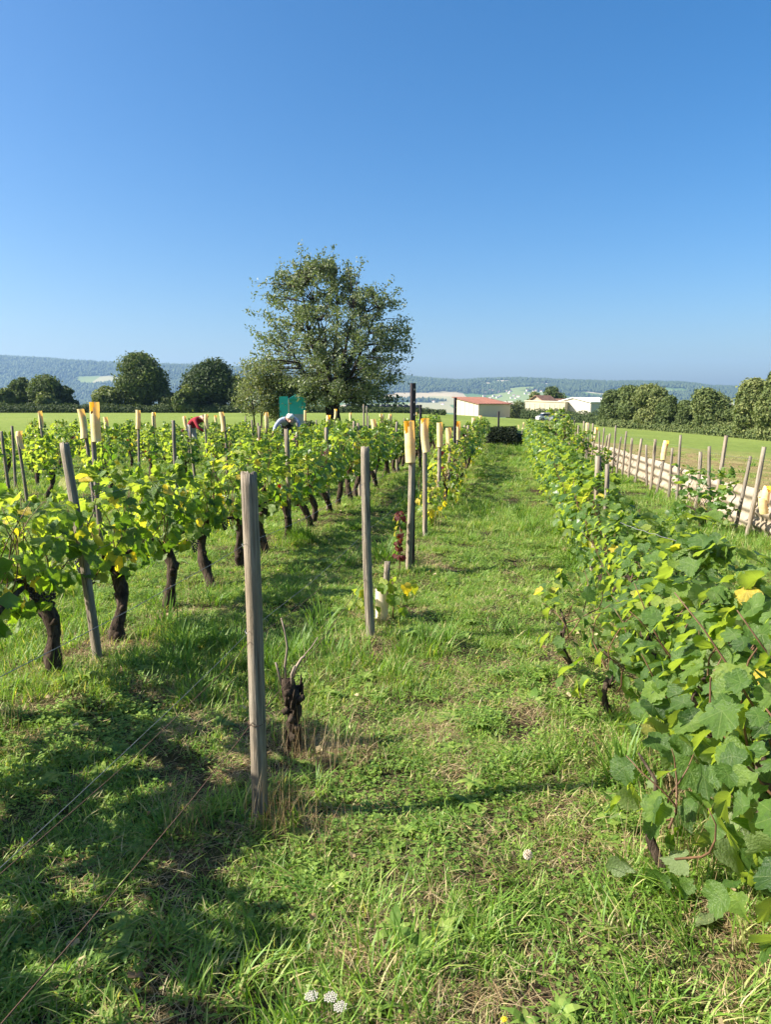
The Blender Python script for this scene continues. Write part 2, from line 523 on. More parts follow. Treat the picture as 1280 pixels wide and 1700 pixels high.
hx = np.linspace(-4200, 4200, 360)
hy = np.concatenate([np.linspace(692, 2500, 30), np.linspace(2530, 4900, 150), np.linspace(4960, 6600, 20)])
HX, HY = np.meshgrid(hx, hy)
HZ = hill_np(HX, HY) - .6 * (HY < 760)
nx, ny = len(hx), len(hy)
vs = np.stack([HX.ravel(), HY.ravel(), HZ.ravel()], 1)
i = (np.arange(ny - 1)[:, None] * nx + np.arange(nx - 1)[None, :]).ravel()
fs = np.stack([i, i + 1, i + nx + 1, i + nx], 1)
hm = bpy.data.meshes.new("hills")
hm.vertices.add(len(vs)); hm.vertices.foreach_set("co", vs.ravel())
hm.loops.add(fs.size); hm.loops.foreach_set("vertex_index", fs.ravel().astype(np.int32))
hm.polygons.add(len(fs)); hm.polygons.foreach_set("loop_start", (np.arange(len(fs)) * 4).astype(np.int32))
hm.update(calc_edges=True)
hm.polygons.foreach_set("use_smooth", np.ones(len(fs), bool))
at_ = hm.attributes.new("forest", 'FLOAT', 'POINT'); at_.data.foreach_set("value", forest_np(vs[:, 0], vs[:, 1]).astype(np.float32))
m, nt, b, out = newmat("far_fields_and_woods")
P = coords(nt)
vor = N(nt, "ShaderNodeTexVoronoi", voronoi_dimensions='2D'); vor.inputs["Scale"].default_value = .0042
mp = N(nt, "ShaderNodeMapping"); mp.inputs["Scale"].default_value = (1, .55, 1); mp.inputs["Rotation"].default_value = (0, 0, .3)
nt.links.new(P, mp.inputs["Vector"]); nt.links.new(mp.outputs[0], vor.inputs["Vector"])
sep = N(nt, "ShaderNodeSeparateColor"); nt.links.new(vor.outputs["Color"], sep.inputs[0])
fcol = ramp(nt, sep.outputs[0], [(0, (.10, .16, .045)), (.3, (.17, .21, .07)), (.5, (.38, .31, .19)), (.72, (.30, .28, .15)), (.9, (.46, .40, .28))], 'CONSTANT')
fa = N(nt, "ShaderNodeAttribute", attribute_name="forest")
wood = ramp(nt, noise(nt, .03, 4, .7, P), [(.3, (.012, .024, .010)), (.7, (.028, .048, .018))])
nt.links.new(mixc(nt, fa.outputs["Fac"], fcol, wood), b.inputs["Base Color"])
b.inputs["Roughness"].default_value = 1; b.inputs["Specular IOR Level"].default_value = 0
hm.materials.append(m)
hills = kind(link("hills", hm), "structure")

# far-off wood: one mass of crowns
rng = np.random.default_rng(3)
nT = 26000
tx = rng.uniform(-3000, 3300, nT * 3); ty = rng.uniform(3000, 4680, nT * 3)
keep = (np.abs(tx) < .62 * ty) & (forest_np(tx, ty) > .5)
tx, ty = tx[keep][:nT], ty[keep][:nT]
tz = hill_np(tx, ty)
n = len(tx)
oct_v = np.array([(0, 0, 1), (.8, 0, .35), (0, .8, .3), (-.8, 0, .4), (0, -.8, .35), (0, 0, -.2)])
oct_f = np.array([(0, 1, 2), (0, 2, 3), (0, 3, 4), (0, 4, 1), (5, 2, 1), (5, 3, 2), (5, 4, 3), (5, 1, 4)])
rr = rng.uniform(6, 12, n); hh = rng.uniform(9, 19, n); an = rng.uniform(0, 6.28, n)
ov = oct_v[None] * np.stack([rr, rr, hh], 1)[:, None, :] * rng.uniform(.8, 1.2, (n, 6, 1))
co, si = np.cos(an)[:, None], np.sin(an)[:, None]
vx = ov[..., 0] * co - ov[..., 1] * si + tx[:, None]; vy = ov[..., 0] * si + ov[..., 1] * co + ty[:, None]; vz = ov[..., 2] + tz[:, None]
mb = MB()
vv = np.stack([vx, vy, vz], -1).reshape(-1, 3)
ff = (oct_f[None] + (np.arange(n) * 6)[:, None, None]).reshape(-1, 3)
wm = bpy.data.meshes.new("woodland")
wm.vertices.add(len(vv)); wm.vertices.foreach_set("co", vv.ravel())
wm.loops.add(ff.size); wm.loops.foreach_set("vertex_index", ff.ravel().astype(np.int32))
wm.polygons.add(len(ff)); wm.polygons.foreach_set("loop_start", (np.arange(len(ff)) * 3).astype(np.int32))
wm.update(calc_edges=True)
at_ = wm.attributes.new("tint", 'FLOAT', 'POINT'); at_.data.foreach_set("value", np.repeat(rng.uniform(0, .35, n) * (.3 + 1.4 * fbm(tx / 160., ty / 110., 91, 3)), 6).astype(np.float32))
wm.materials.append(MAT['tree_far'])
w = kind(link("woodland", wm), "stuff"); w["label"] = "far wooded hillside, bluish with haze, along the horizon"; w["category"] = "woodland"

# haze: the air between here and the hills
mb = MB(); mb.box((0, 3200, 160), (8500, 6900, 460))
hz, nt, b, out = newmat("valley_haze")
nt.nodes.remove(b)
pv = N(nt, "ShaderNodeVolumePrincipled")
pv.inputs["Color"].default_value = (.38, .63, 1.0, 1)
pv.inputs["Density"].default_value = 1.0e-4
pv.inputs["Anisotropy"].default_value = .2
nt.links.new(pv.outputs[0], out.inputs["Volume"])
haze = kind(link("haze", mb.mesh("haze", hz)), "stuff")

# ------------------------------------------------------------------ turf: prototypes and scatter
PROTO = bpy.data.collections.new("turf_prototypes")
rg = random.Random(11)
def blade(mb, x, y, h, w, az, lean, tint, segs=3, z0=-.01, bend=1.8):
    dx, dy = math.cos(az), math.sin(az)
    v = []
    for s in range(segs + 1):
        t = s / segs
        out_ = lean * h * t ** bend
        zz = h * (t - .35 * lean * t * t)
        ww = w * (1 - t ** 1.6) * (.75 + .25 * min(1, t * 3 + .3)) * .5
        px, py = x + dx * out_, y + dy * out_
        if s == segs: v.append((px, py, z0 + zz))
        else: v += [(px - dy * ww, py + dx * ww, z0 + zz), (px + dy * ww, py - dx * ww, z0 + zz)]
    f = []
    for s in range(segs - 1):
        a = 2 * s; f.append((a, a + 1, a + 3, a + 2))
    a = 2 * (segs - 1); f.append((a, a + 1, a + 2))
    mb.add(v, f, tint)
def disc_leaf(mb, c, r, az, tilt, tint, ln=1.0):
    """small oval leaflet of six corners"""
    ca, sa = math.cos(az), math.sin(az); ct, st = math.cos(tilt), math.sin(tilt)
    v = []
    for (u, w) in ((0, 0), (.35, .55), (.8, .6), (1.1, .05), (.8, -.6), (.35, -.55)):
        lx, ly = u * r * ln * 1.7, w * r * 1.35
        px, pz = lx * ct, lx * st + abs(ly) * .25
        v.append((c[0] + px * ca - ly * sa, c[1] + px * sa + ly * ca, c[2] + pz))
    mb.add(v, [(0, 1, 2, 3), (0, 3, 4, 5)], tint)
def proto(kind_):
    mb = MB()
    def spot(r):
        a = rg.uniform(0, 6.28); q = r * math.sqrt(rg.random()); return q * math.cos(a), q * math.sin(a)
    if kind_ == 'lawn':
        for k in range(66):
            x, y = spot(.10); blade(mb, x, y, rg.uniform(.022, .075), rg.uniform(.003, .0065), rg.uniform(0, 6.28), rg.uniform(.2, 1.3), rg.choice((.3, .4, .5, .55, .6, .7, .9)))
        for k in range(9):
            x, y = spot(.10); disc_leaf(mb, (x, y, rg.uniform(.006, .035)), rg.uniform(.0035, .0075), rg.uniform(0, 6.28), rg.uniform(-.3, .6), rg.uniform(.25, .75))
        return mb, 'grass'
    if kind_ == 'long':
        az0 = rg.uniform(0, 6.28)
        for k in range(30):
            x, y = spot(.07); blade(mb, x, y, rg.uniform(.05, .15), rg.uniform(.0045, .0090), az0 + rg.gauss(0, 1.1), rg.uniform(.3, 1.4), rg.choice((.15, .3, .4, .5, .6, .66, .92)), 4)
        return mb, 'grass'
    if kind_ == 'clover':
        for k in range(26):
            x, y = spot(.09); z = rg.uniform(.02, .055); a = rg.uniform(0, 6.28); r = rg.uniform(.0045, .0072); t = rg.uniform(.2, .9)
            for j in range(3): disc_leaf(mb, (x, y, z), r, a + j * 2.09, rg.uniform(-.1, .45), t)
        return mb, 'clover'
    if kind_ == 'rosette':
        for k in range(11):
            a = k * .6 + rg.uniform(-.25, .25); L = rg.uniform(.045, .10); w = L * rg.uniform(.22, .34); t = rg.uniform(.3, 1)
            v = []
            for s in range(5):
                u = s / 4; ww = w * math.sin(min(1, u * 1.05 + .12) * math.pi) * .5 + .002; q = L * u; z = .012 + L * (.75 * u - .6 * u * u)
                v += [(q * math.cos(a) - ww * math.sin(a), q * math.sin(a) + ww * math.cos(a), z + ww * .3), (q * math.cos(a) + ww * math.sin(a), q * math.sin(a) - ww * math.cos(a), z + ww * .3)]
            mb.add(v, [(2 * s, 2 * s + 1, 2 * s + 3, 2 * s + 2) for s in range(4)], t)
        return mb, 'clover'
    if kind_ == 'straw':
        for k in range(40):
            x, y = spot(.10); blade(mb, x, y, rg.uniform(.02, .07), rg.uniform(.0015, .0032), rg.uniform(0, 6.28), rg.uniform(.6, 2.6), rg.random(), 3, -.003)
        return mb, 'straw'
    if kind_ == 'creeper':
        for k in range(64):
            x, y = spot(.10); disc_leaf(mb, (x, y, rg.uniform(.006, .04)), rg.uniform(.004, .0078), rg.uniform(0, 6.28), rg.uniform(-.4, .7), rg.uniform(.1, .9), 1.2)
        for k in range(14):
            x, y = spot(.10); blade(mb, x, y, rg.uniform(.03, .07), .003, rg.uniform(0, 6.28), rg.uniform(.3, 1.2), .5)
        return mb, 'clover'
    if kind_ == 'sedge':
        for k in range(46):
            x, y = spot(.07); blade(mb, x, y, rg.uniform(.12, .27), rg.uniform(.007, .012), math.atan2(y, x) + rg.gauss(0, .5), rg.uniform(.3, 1.1), rg.uniform(.1, .5), 4)
        return mb, 'grass'
    if kind_ == 'tallstraw':
        for k in range(16):
            x, y = spot(.08); blade(mb, x, y, rg.uniform(.12, .34), rg.uniform(.0018, .003), rg.uniform(0, 6.28), rg.uniform(.05, .8), rg.random(), 4)
        return mb, 'straw'
KINDS = ['lawn'] * 4 + ['long'] * 3 + ['clover'] * 2 + ['rosette'] * 2 + ['straw'] * 2 + ['creeper'] * 2 + ['sedge', 'tallstraw']
first = {}
for q, kd in enumerate(KINDS):
    mb, mt = proto(kd)
    o = bpy.data.objects.new("turf_proto_%02d" % q, mb.mesh("turf_proto", MAT[mt]))
    PROTO.objects.link(o)
    first.setdefault(kd, []).append(q)

def turf_group():
    g = bpy.data.node_groups.new("turf_scatter", 'GeometryNodeTree')
    g.interface.new_socket("Geometry", in_out='INPUT', socket_type='NodeSocketGeometry')
    g.interface.new_socket("Geometry", in_out='OUTPUT', socket_type='NodeSocketGeometry')
    gi = g.nodes.new('NodeGroupInput'); go = g.nodes.new('NodeGroupOutput')
    ip = g.nodes.new('GeometryNodeInstanceOnPoints'); ci = g.nodes.new('GeometryNodeCollectionInfo')
    ci.inputs['Collection'].default_value = PROTO
    ci.inputs['Separate Children'].default_value = True
    ci.inputs['Reset Children'].default_value = True
    def na(nm, ty):
        n_ = g.nodes.new('GeometryNodeInputNamedAttribute'); n_.data_type = ty; n_.inputs[0].default_value = nm
        return n_.outputs[0]
    er = g.nodes.new('FunctionNodeEulerToRotation')
    g.links.new(na('rot', 'FLOAT_VECTOR'), er.inputs[0])
    g.links.new(gi.outputs[0], ip.inputs['Points'])
    g.links.new(ci.outputs[0], ip.inputs['Instance'])
    ip.inputs['Pick Instance'].default_value = True
    g.links.new(na('pick', 'INT'), ip.inputs['Instance Index'])
    g.links.new(er.outputs[0], ip.inputs['Rotation'])
    g.links.new(na('scl', 'FLOAT_VECTOR'), ip.inputs['Scale'])
    g.links.new(ip.outputs[0], go.inputs[0])
    return g
TURF = turf_group()

def scatter(name, label, X, Y, pick, scale, zs=None, tilt=.12):
    n = len(X)
    Z = ground_np(X, Y)
    me = bpy.data.meshes.new(name)
    me.vertices.add(n); me.vertices.foreach_set("co", np.stack([X, Y, Z], 1).ravel())
    r_ = np.random.default_rng(len(X))
    rot = np.stack([r_.normal(0, tilt, n), r_.normal(0, tilt, n), r_.uniform(0, 6.283, n)], 1)
    a = me.attributes.new('rot', 'FLOAT_VECTOR', 'POINT'); a.data.foreach_set('vector', rot.ravel())
    zs = scale if zs is None else zs
    a = me.attributes.new('scl', 'FLOAT_VECTOR', 'POINT'); a.data.foreach_set('vector', np.stack([scale, scale, zs], 1).ravel())
    a = me.attributes.new('pick', 'INT', 'POINT'); a.data.foreach_set('value', np.asarray(pick, np.int32))
    o = kind(link(name, me), "stuff")
    o["label"] = label; o["category"] = "grass"
    md = o.modifiers.new("scatter", 'NODES'); md.node_group = TURF
    return o

rs = np.random.default_rng(21)
def band(y0, y1, dens, margin):
    w1 = .56 * y1 + margin
    n = int((y1 - y0) * 2 * w1 * dens)
    X = rs.uniform(-w1, w1, n); Y = rs.uniform(y0, y1, n)
    k = np.abs(X) < .56 * Y + margin
    return X[k], Y[k]
parts = [band(.9, 3.2, 520, .5), band(3.2, 6, 400, .5), band(6, 11, 230, .6), band(11, 20, 75, .8), band(20, 33, 30, 1)]
X = np.concatenate([p[0] for p in parts]); Y = np.concatenate([p[1] for p in parts])
D = np.hypot(X, Y)
fmk = field_mask(X, Y)
k = rs.random(len(X)) > fmk * .80
X, Y, D, fmk = X[k], Y[k], D[k], fmk[k]
n = len(X)
n1 = fbm(X * 1.1, Y * 1.1, 81, 3); n2 = fbm(X * 2.2 + 9, Y * 2.2, 82, 3); n3 = fbm(X * .7, Y * .7 + 3, 83, 3); n4 = fbm(X * 3.1, Y * 3.1, 84, 2)
# distance across from the nearest vine row
rows_x = np.array([v for v in ROW.values()])
rd = np.min(np.abs(X[:, None] - (rows_x[None] + M_ROW * Y[:, None])), 1)
inrow = 1 - sstep(.12, .42, rd)
u = rs.random(n)
kindv = np.full(n, 'lawn', dtype=object)
kindv[(n1 > .58) & (u < .20)] = 'clover'
kindv[(n2 > .57) & (u > .5) & (u < .72)] = 'creeper'
kindv[(n3 > .57) & (u < .25)] = 'long'
kindv[(u > .955)] = 'rosette'
kindv[(n4 > .58) & (u > .30) & (u < .9 - .45 * sstep(3, 6, Y))] = 'straw'
kindv[(inrow > .5) & (u < .20)] = 'straw'
kindv[(inrow > .5) & (u > .34) & (u < .42)] = 'long'
kindv[(inrow > .7) & (u > .93) & (u < .945)] = 'tallstraw'
kindv[(u > .9) & (u < .906) & (Y > 2.2)] = 'sedge'
brownf = (X > FENCE[0] + FENCE[1] * Y) & (u < .75)
kindv[brownf] = 'straw'
# thin, worn spots where earth shows
thin = (Y < 5.5) & ((n4 < .40) & (u > .25)) | ((n2 < .36) & (u > .35)) | (fbm(X * 6, Y * 6, 88, 2) < .33) & (Y < 5.5)
scl = rs.uniform(.75, 1.25, n) * (1 + .9 * sstep(8, 24, D))
scl[kindv == 'long'] *= .95
zsc = scl * (.72 + .75 * sstep(.35, .7, n3)) / (1 + .45 * sstep(8, 24, D))
# bottom of the picture: longer, rougher grass
rough_ = (1 - sstep(1.6, 2.6, Y)) * (u < .35)
kindv[(rough_ > .3) & (u < .10)] = 'long'
pick = np.array([rg.choice(first[kk]) for kk in kindv])
kindv = None
pick[thin] = [rg.choice(first['straw'] + first['straw'] + first['creeper']) for _ in range(int(thin.sum()))]
zsc[thin] *= .7
kk = rs.random(n) > thin * .6
scatter("grass", "short green turf with clover, weeds and dry straw between the vine rows", X[kk], Y[kk], pick[kk], scl[kk], zsc[kk])
# tall clumps: round the posts, by the dead stump and along the vine rows
cl = [(-.62, 2.55, 'long', 8), (-.40, 2.62, 'long', 7), (-.35, 2.50, 'tallstraw', 5), (-.58, 2.45, 'tallstraw', 5), (-.28, 3.12, 'straw', 16), (-.25, 3.05, 'tallstraw', 9),
      (-.45, 3.02, 'tallstraw', 3), (-.60, 4.25, 'sedge', 7), (-.50, 4.4, 'sedge', 5), (-1.25, 4.45, 'sedge', 6), (-1.45, 4.3, 'sedge', 5), (.0, 4.7, 'long', 4), (.22, 4.55, 'sedge', 3), (-.15, 4.6, 'straw', 9), (-.70, 1.6, 'long', 6),
      (-.45, 1.75, 'long', 5), (-.65, 1.45, 'straw', 14), (-.2, 1.5, 'long', 4), (.35, 1.55, 'rosette', 5), (.95, 1.65, 'straw', 12), (1.15, 2.0, 'straw', 14), (1.05, 2.3, 'tallstraw', 6), (1.25, 2.9, 'tallstraw', 5),
      (.25, 6.6, 'long', 5), (-2.0, 4.1, 'straw', 12), (-1.8, 4.75, 'straw', 14), (-1.6, 5.3, 'straw', 12), (.5, 8.5, 'long', 6), (.95, 11.5, 'long', 6), (-1.1, 8.3, 'sedge', 5), (-.9, 3.5, 'long', 4), (.62, 2.95, 'long', 4), (-1.9, 3.2, 'rosette', 6), (-1.2, 3.0, 'rosette', 5)]
cX, cY, cP, cS = [], [], [], []
for (x, y, kd, q) in cl:
    for j in range(q):
        cX.append(x + rg.gauss(0, .10)); cY.append(y + rg.gauss(0, .08)); cP.append(rg.choice(first[kd])); cS.append(rg.uniform(.7, 1.15))
scatter("tall_grass", "longer tufts of grass and dry stalks round the posts and stump", np.array(cX), np.array(cY), cP, np.array(cS))
# ------------------------------------------------------------------ wooden posts and stakes
def post_mesh(seed, sides, rings, r0, r1, wob, name="post"):
    q = random.Random(seed)
    mb = MB()
    v = []; f = []
    flat = [1 + q.uniform(-.03, .03) + .05 * math.sin(2 * math.pi * k / sides * 2 + seed) for k in range(sides)]
    notch = q.randrange(sides)
    flat[notch] *= .90
    ph = q.uniform(0, 6.28)
    splits = [(q.randrange(sides), q.uniform(-.1, .6), q.uniform(.5, 1.1)) for _ in range(5)] if sides > 20 else []
    for i in range(rings):
        t = i / (rings - 1)
        cx = wob * math.sin(ph + t * 3.0) - wob * math.sin(ph); cy = wob * math.cos(ph * 1.7 + t * 2.6) - wob * math.cos(ph * 1.7)
        for k in range(sides):
            a = 2 * math.pi * k / sides
            r = (r0 + (r1 - r0) * t) * flat[k] * (1 + q.uniform(-.018, .018))
            for (sc_, s0, s1) in splits:
                if (k - sc_) % sides == 0 and s0 < t < s1: r *= .84
            z = t
            if i == rings - 1: z = t + q.uniform(-.007, .004); r *= .95
            v.append((cx + r * math.cos(a), cy + r * math.sin(a), z))
    n_ = len(v)
    v.append((cx, cy, 1.0 - .004))
    for i in range(rings - 1):
        for k in range(sides):
            k2 = (k + 1) % sides
            f.append((i * sides + k, i * sides + k2, (i + 1) * sides + k2, (i + 1) * sides + k))
    for k in range(sides):
        f.append(((rings - 1) * sides + k, (rings - 1) * sides + (k + 1) % sides, n_))
    mb.add(v, f)
    return mb.mesh(name, MAT['post'] if r0 > .03 else MAT['stake'], smooth=True)
POSTS = [post_mesh(100 + i, 11, 8, .031, .028, .012) for i in range(6)]
STAKES = [post_mesh(200 + i, 9, 8, .027, .023, .014) for i in range(6)]
BIG = [post_mesh(300 + i, 40, 30, .0305, .0285, .010) for i in range(4)]

def stand(name, me, base, top, label, cat, group=None, rot=0.0):
    base = Vector(base); top = Vector(top)
    d = top - base
    q = d.to_track_quat('Z', 'Y')
    o = link(name, me, mat4=Matrix.Translation(base) @ q.to_matrix().to_4x4() @ Matrix.Rotation(rot, 4, 'Z') @ Matrix.Diagonal((1, 1, d.length, 1)))
    return tag(o, label, cat, group)

# ribbed yellow drain-pipe sleeves, slit and pushed over post tops
def sleeve_mesh(seed, cut, bend):
    q = random.Random(seed)
    sides, rings = 18, 40
    L = .38
    v = []; f = []
    ca = q.uniform(-2.4, -.7)
    for i in range(rings + 1):
        t = i / rings
        cx = bend * (t - .5) ** 2 * .2 * math.cos(ca) ; cy = bend * (t - .5) ** 2 * .1
        for k in range(sides):
            a = 2 * math.pi * k / sides
            r = .047 + (.0007 if i % 2 else -.0006) + .003 * math.cos(2 * a + seed)
            v.append((cx + r * math.cos(a), cy + r * math.sin(a), t * L))
    for i in range(rings):
        t = (i + .5) / rings
        for k in range(sides):
            a = (k + .5) * 2 * math.pi / sides
            da = abs((a - ca + math.pi) % (2 * math.pi) - math.pi)
            if t > 1 - cut and da < 1.25 * (t - 1 + cut) / max(cut, .01) ** .8 + q.uniform(-.12, .12): continue
            k2 = (k + 1) % sides
            f.append((i * sides + k, i * sides + k2, (i + 1) * sides + k2, (i + 1) * sides + k))
    mb = MB(); mb.add(v, f)
    me = mb.mesh("sleeve", MAT['sleeve'], smooth=True)
    return me
SLEEVES = [sleeve_mesh(1, .34, 0), sleeve_mesh(2, .14, .5), sleeve_mesh(3, .38, -.4), sleeve_mesh(4, .26, .6), sleeve_mesh(5, .16, .2)]

sq = random.Random(5)
post_count = {}
def row_name(r):
    return {'A': "the row beside the grass path", 'B': "the second vine row from the path", 'C': "the third vine row from the path", 'D': "the fourth vine row from the path",
            'E': "the fifth vine row from the path", 'F': "the sixth vine row from the path", 'G': "the seventh vine row from the path", 'H': "the eighth vine row from the path",
            'I': "the ninth vine row from the path", 'R': "the low hedge-like vine row", 'S': "the stakes before the corrugated fence"}[r]
def line_of(r):
    return STAKE if r == 'S' else (ROW[r], M_ROW)

all_posts = []   # collected, then numbered along each row
def want(r, x, ytop, lean=0, cap=0, me=None, Y=None, dx=0.0, low=0.0, label=None):
    a, m_ = line_of(r)
    if Y is None: Y = solve_y(x, (a, m_))
    all_posts.append(dict(r=r, x=x, y=ytop, Y=Y, lean=lean, cap=cap, me=me, dx=dx, low=low, label=label))

# row beside the path: measured one by one
want('A', 412, 783, -3, me=BIG[0], Y=2.57, label="thick bare weathered post standing in the near grass, closest of all")
want('A', 605, 742, -10, me=BIG[1], Y=4.67, label="bare weathered post tilting by the small yellow-leaved sapling")
want('A', 683, 706, 4, 68, me=BIG[2], Y=6.65, label="weathered post with a split yellow sleeve, beside the red-leaved sapling")
want('A', 707, 700, 0, 56, me=POSTS[0], Y=8.5)
want('A', 732, 706, 3, 40, Y=10.3)
want('A', 747, 714, 2, 33, Y=11.9)
want('A', 762, 703, 4, 30)
want('A', 772, 706, 2)
want('A', 779, 706, 3)
want('A', 787, 696, 4, 22)
want('A', 793, 698, 2)
want('A', 798, 692, 3, 18)
# second row
want('B', 108, 735, -32, me=BIG[3], Y=4.30, label="leaning bare grey post between the two nearest vine trunks")
want('B', 475, 712, 0, me=POSTS[1], Y=8.25, label="bare upright post in the second row, vines on both sides")
want('B', 543, 710, 0, me=POSTS[2])
want('B', 594, 702, -3); want('B', 622, 699, 0, 27); want('B', 660, 700, 0); want('B', 589, 699, 0, Y=15.2)
# rows farther over: column, height of the top and estimated distance pick the row
def auto(x, y, d, lean=0, cap=0, low=0.0):
    best = min('CDEFGHI', key=lambda r: abs(solve_y(x, line_of(r)) - d))
    want(best, x, y, lean, cap, low=low)
for args in ((157, 674, 6.5, 4, 72), (135, 684, 9.6, -12, 48), (174, 695, 17, -6, 22), (66, 685, 15.5, -3, 28), (17, 707, 12, 0, 0), (228, 684, 14, 3, 31), (253, 687, 17.5, -3, 25),
             (306, 693, 22, -6, 20), (342, 690, 17.5, 0, 25), (358, 691, 25, 0, 15), (370, 687, 13, -3, 33), (443, 687, 15.6, 2, 28), (506, 683, 26, 0, 17), (544, 692, 19, 0, 24),
             (557, 681, 27, 2, 16), (582, 687, 28, 0, 15), (633, 689, 28, 0, 15), (647, 689, 27, 2, 14), (288, 698, 10.5, 0, 0), (318, 706, 13, -3, 0), (407, 691, 24, -4, 0),
             (420, 697, 17, -2, 0), (427, 702, 19, 0, 0), (692, 686, 28, 0, 12), (712, 693, 26, 0, 12), (724, 692, 28, 0, 12), (604, 671, 25, 0, 0), (609, 674, 26, 0, 0), (525, 697, 22, 0, 0),
             (612, 690, 27, 0, 0), (672, 694, 22, 0, 0), (5, 716, 9.5, -3, 0), (492, 702, 17, 0, 0), (637, 688, 27, 0, 0), (650, 687, 28, 0, 0)):
    auto(*args)
want('C', 430, 702, 0, 24, low=.30)
want('E', 30, 718, -6, 26, low=.02)
# low hedge-like row right of the path
want('R', 993, 757, 0, me=POSTS[3], Y=6.74); want('R', 931, 735, 2); want('R', 909, 728, 0); want('R', 887, 713, 2, 26); want('R', 877, 714, 2, 20); want('R', 870, 702, 3, 20); want('R', 862, 706, 0, 12); want('R', 1006, 770, 0, Y=6.4)
# stakes before the fence
for (x, y, ln, cap) in ((1270, 742, 20, 0), (1243, 757, 14, 0), (1205, 723, 10, 0), (1162, 750, 0, 0), (1133, 722, 2, 0), (1106, 735, 12, 32), (1087, 729, 2, 0), (1064, 728, 6, 0), (1049, 727, 2, 0), (1033, 725, 6, 0),
                        (1023, 706, 3, 0), (1015, 720, 5, 0), (1009, 722, 8, 0), (1003, 710, 3, 0), (996, 716, -3, 0), (985, 703, 0, 0), (980, 702, 2, 0), (975, 704, 0, 22), (962, 706, 2, 0), (957, 712, -2, 0), (953, 697, 4, 0), (945, 699, 0, 12), (937, 698, 2, 0), (930, 701, -2, 0), (1181, 741, -6, 0), (1120, 744, 5, 0), (1075, 738, -4, 0), (1041, 716, 4, 0), (990, 712, 6, 20), (969, 699, -3, 0), (949, 705, 3, 0)):
    want('S', x, y, ln, cap)

for r in 'ABCDEFGHIRS':
    ps = sorted([p for p in all_posts if p['r'] == r], key=lambda p: p['Y'])
    for k, p in enumerate(ps):
        Y = p['Y']; top = at(p['x'], p['y'], Y)
        bx = top.x - p['lean'] * Y / FPX + p['dx']
        z0 = gz(bx, Y) - .06
        big = p['me'] in BIG
        me = p['me'] or sq.choice((STAKES + POSTS[:3]) if r == 'S' else (POSTS if r in 'AB' else STAKES))
        if r == 'S' and p['x'] in (1270, 1162): me = POSTS[4]
        where = row_name(r)
        capped = p['cap'] > 0
        look = "leaning grey stake" if abs(p['lean']) > 5 else ("thick post" if me in POSTS else "thin grey stake")
        lab = p['label'] or f"{look}{' with yellow sleeve' if capped else ' with bare top'}, {ORD[k]} post along {where}"
        topw = Vector((top.x, Y, top.z))
        axis = (topw - Vector((bx, Y, z0))).normalized()
        if capped and not big: topw = topw - axis * .05
        if r in 'A' and capped: topw = topw - axis * .03
        o = stand("wooden_post" if me in POSTS or big else "wooden_stake", me, (bx, Y, z0), topw, lab, "post", "posts of " + where if r != 'S' else "stakes along the fence", sq.uniform(0, 6.28))
        if capped:
            sm = SLEEVES[{706: 0, 700: 1, 714: 2}.get(p['y'], sq.randrange(5)) if r == 'A' else sq.randrange(5)]
            L = min(.40, max(.28, p['cap'] * Y / FPX))
            s0 = Vector((top.x, Y, top.z)) - axis * (L + p['low'] - .04)
            tilt = Vector((sq.uniform(-.10, .06), sq.uniform(-.05, .05), 0)) + axis
            if r in 'A': tilt = axis + Vector((-.06, -.03, 0))
            qd = tilt.to_track_quat('Z', 'Y')
            c = link("drain_pipe_sleeve", sm, mat4=Matrix.Translation(s0) @ qd.to_matrix().to_4x4() @ Matrix.Rotation(sq.uniform(-.9, .9), 4, 'Z') @ Matrix.Diagonal((1, 1, L / .38, 1)))
            tag(c, f"yellow pipe sleeve on the {ORD[k]} post of {where}", "pipe sleeve", "yellow sleeves on post tops")

# yellow folded sleeve hung on the stake pair at the picture's edge
Y = solve_y(1272, STAKE)
p = at(1273, 850 - 12, Y - .06)
me = SLEEVES[2]
for j, (dz, rz_) in enumerate(((.0, .4), (-.14, 1.4))):
    c = link("drain_pipe_sleeve", me, mat4=Matrix.Translation((p.x, Y - .02 * j, p.z + .02 + dz)) @ Matrix.Rotation(.12 - .3 * j, 4, 'Y') @ Matrix.Rotation(rz_, 4, 'Z') @ Matrix.Diagonal((1.0, 1.0, .55, 1)))
    tag(c, ("upper" if j == 0 else "lower") + " short yellow pipe piece on the stake nearest along the fence", "pipe sleeve", "yellow sleeves on post tops")

# dark steel posts
def steel_post(x, ytop, Y, label, w=.042):
    top = at(x, ytop, Y); z0 = gz(top.x, Y) - .1
    H = top.z - z0
    e = thing("steel_post", label, "post", (top.x, Y, z0), R(18), "dark steel trellis posts")
    mb = MB()
    mb.box((0, 0, H / 2), (w, .005, H)); mb.box((-w / 2 + .0025, w / 2 + .003, H / 2), (.005, w, H))
    link("angle_iron", mb.mesh("angle_iron", MAT['steel']), e)
    hb = MB(); hb.box((w * .12, -.0035, 0), (.009, .002, .016)); hm_ = hb.mesh("bolt_hole", MAT['guard'])
    for k in range(8): link("bolt_hole", hm_, e, (0, 0, H - .06 - k * .12))
steel_post(687, 636, 6.95, "tall dark steel post rising behind the split yellow sleeve")
steel_post(757, 660, 13.3, "tall dark steel post farther along the row beside the path")
steel_post(699, 672, 17.5, "short dark steel post among the vines of the second row", .05)
steel_post(829, 683, 29.6, "thin dark post standing by the hedge at the path end", .06)

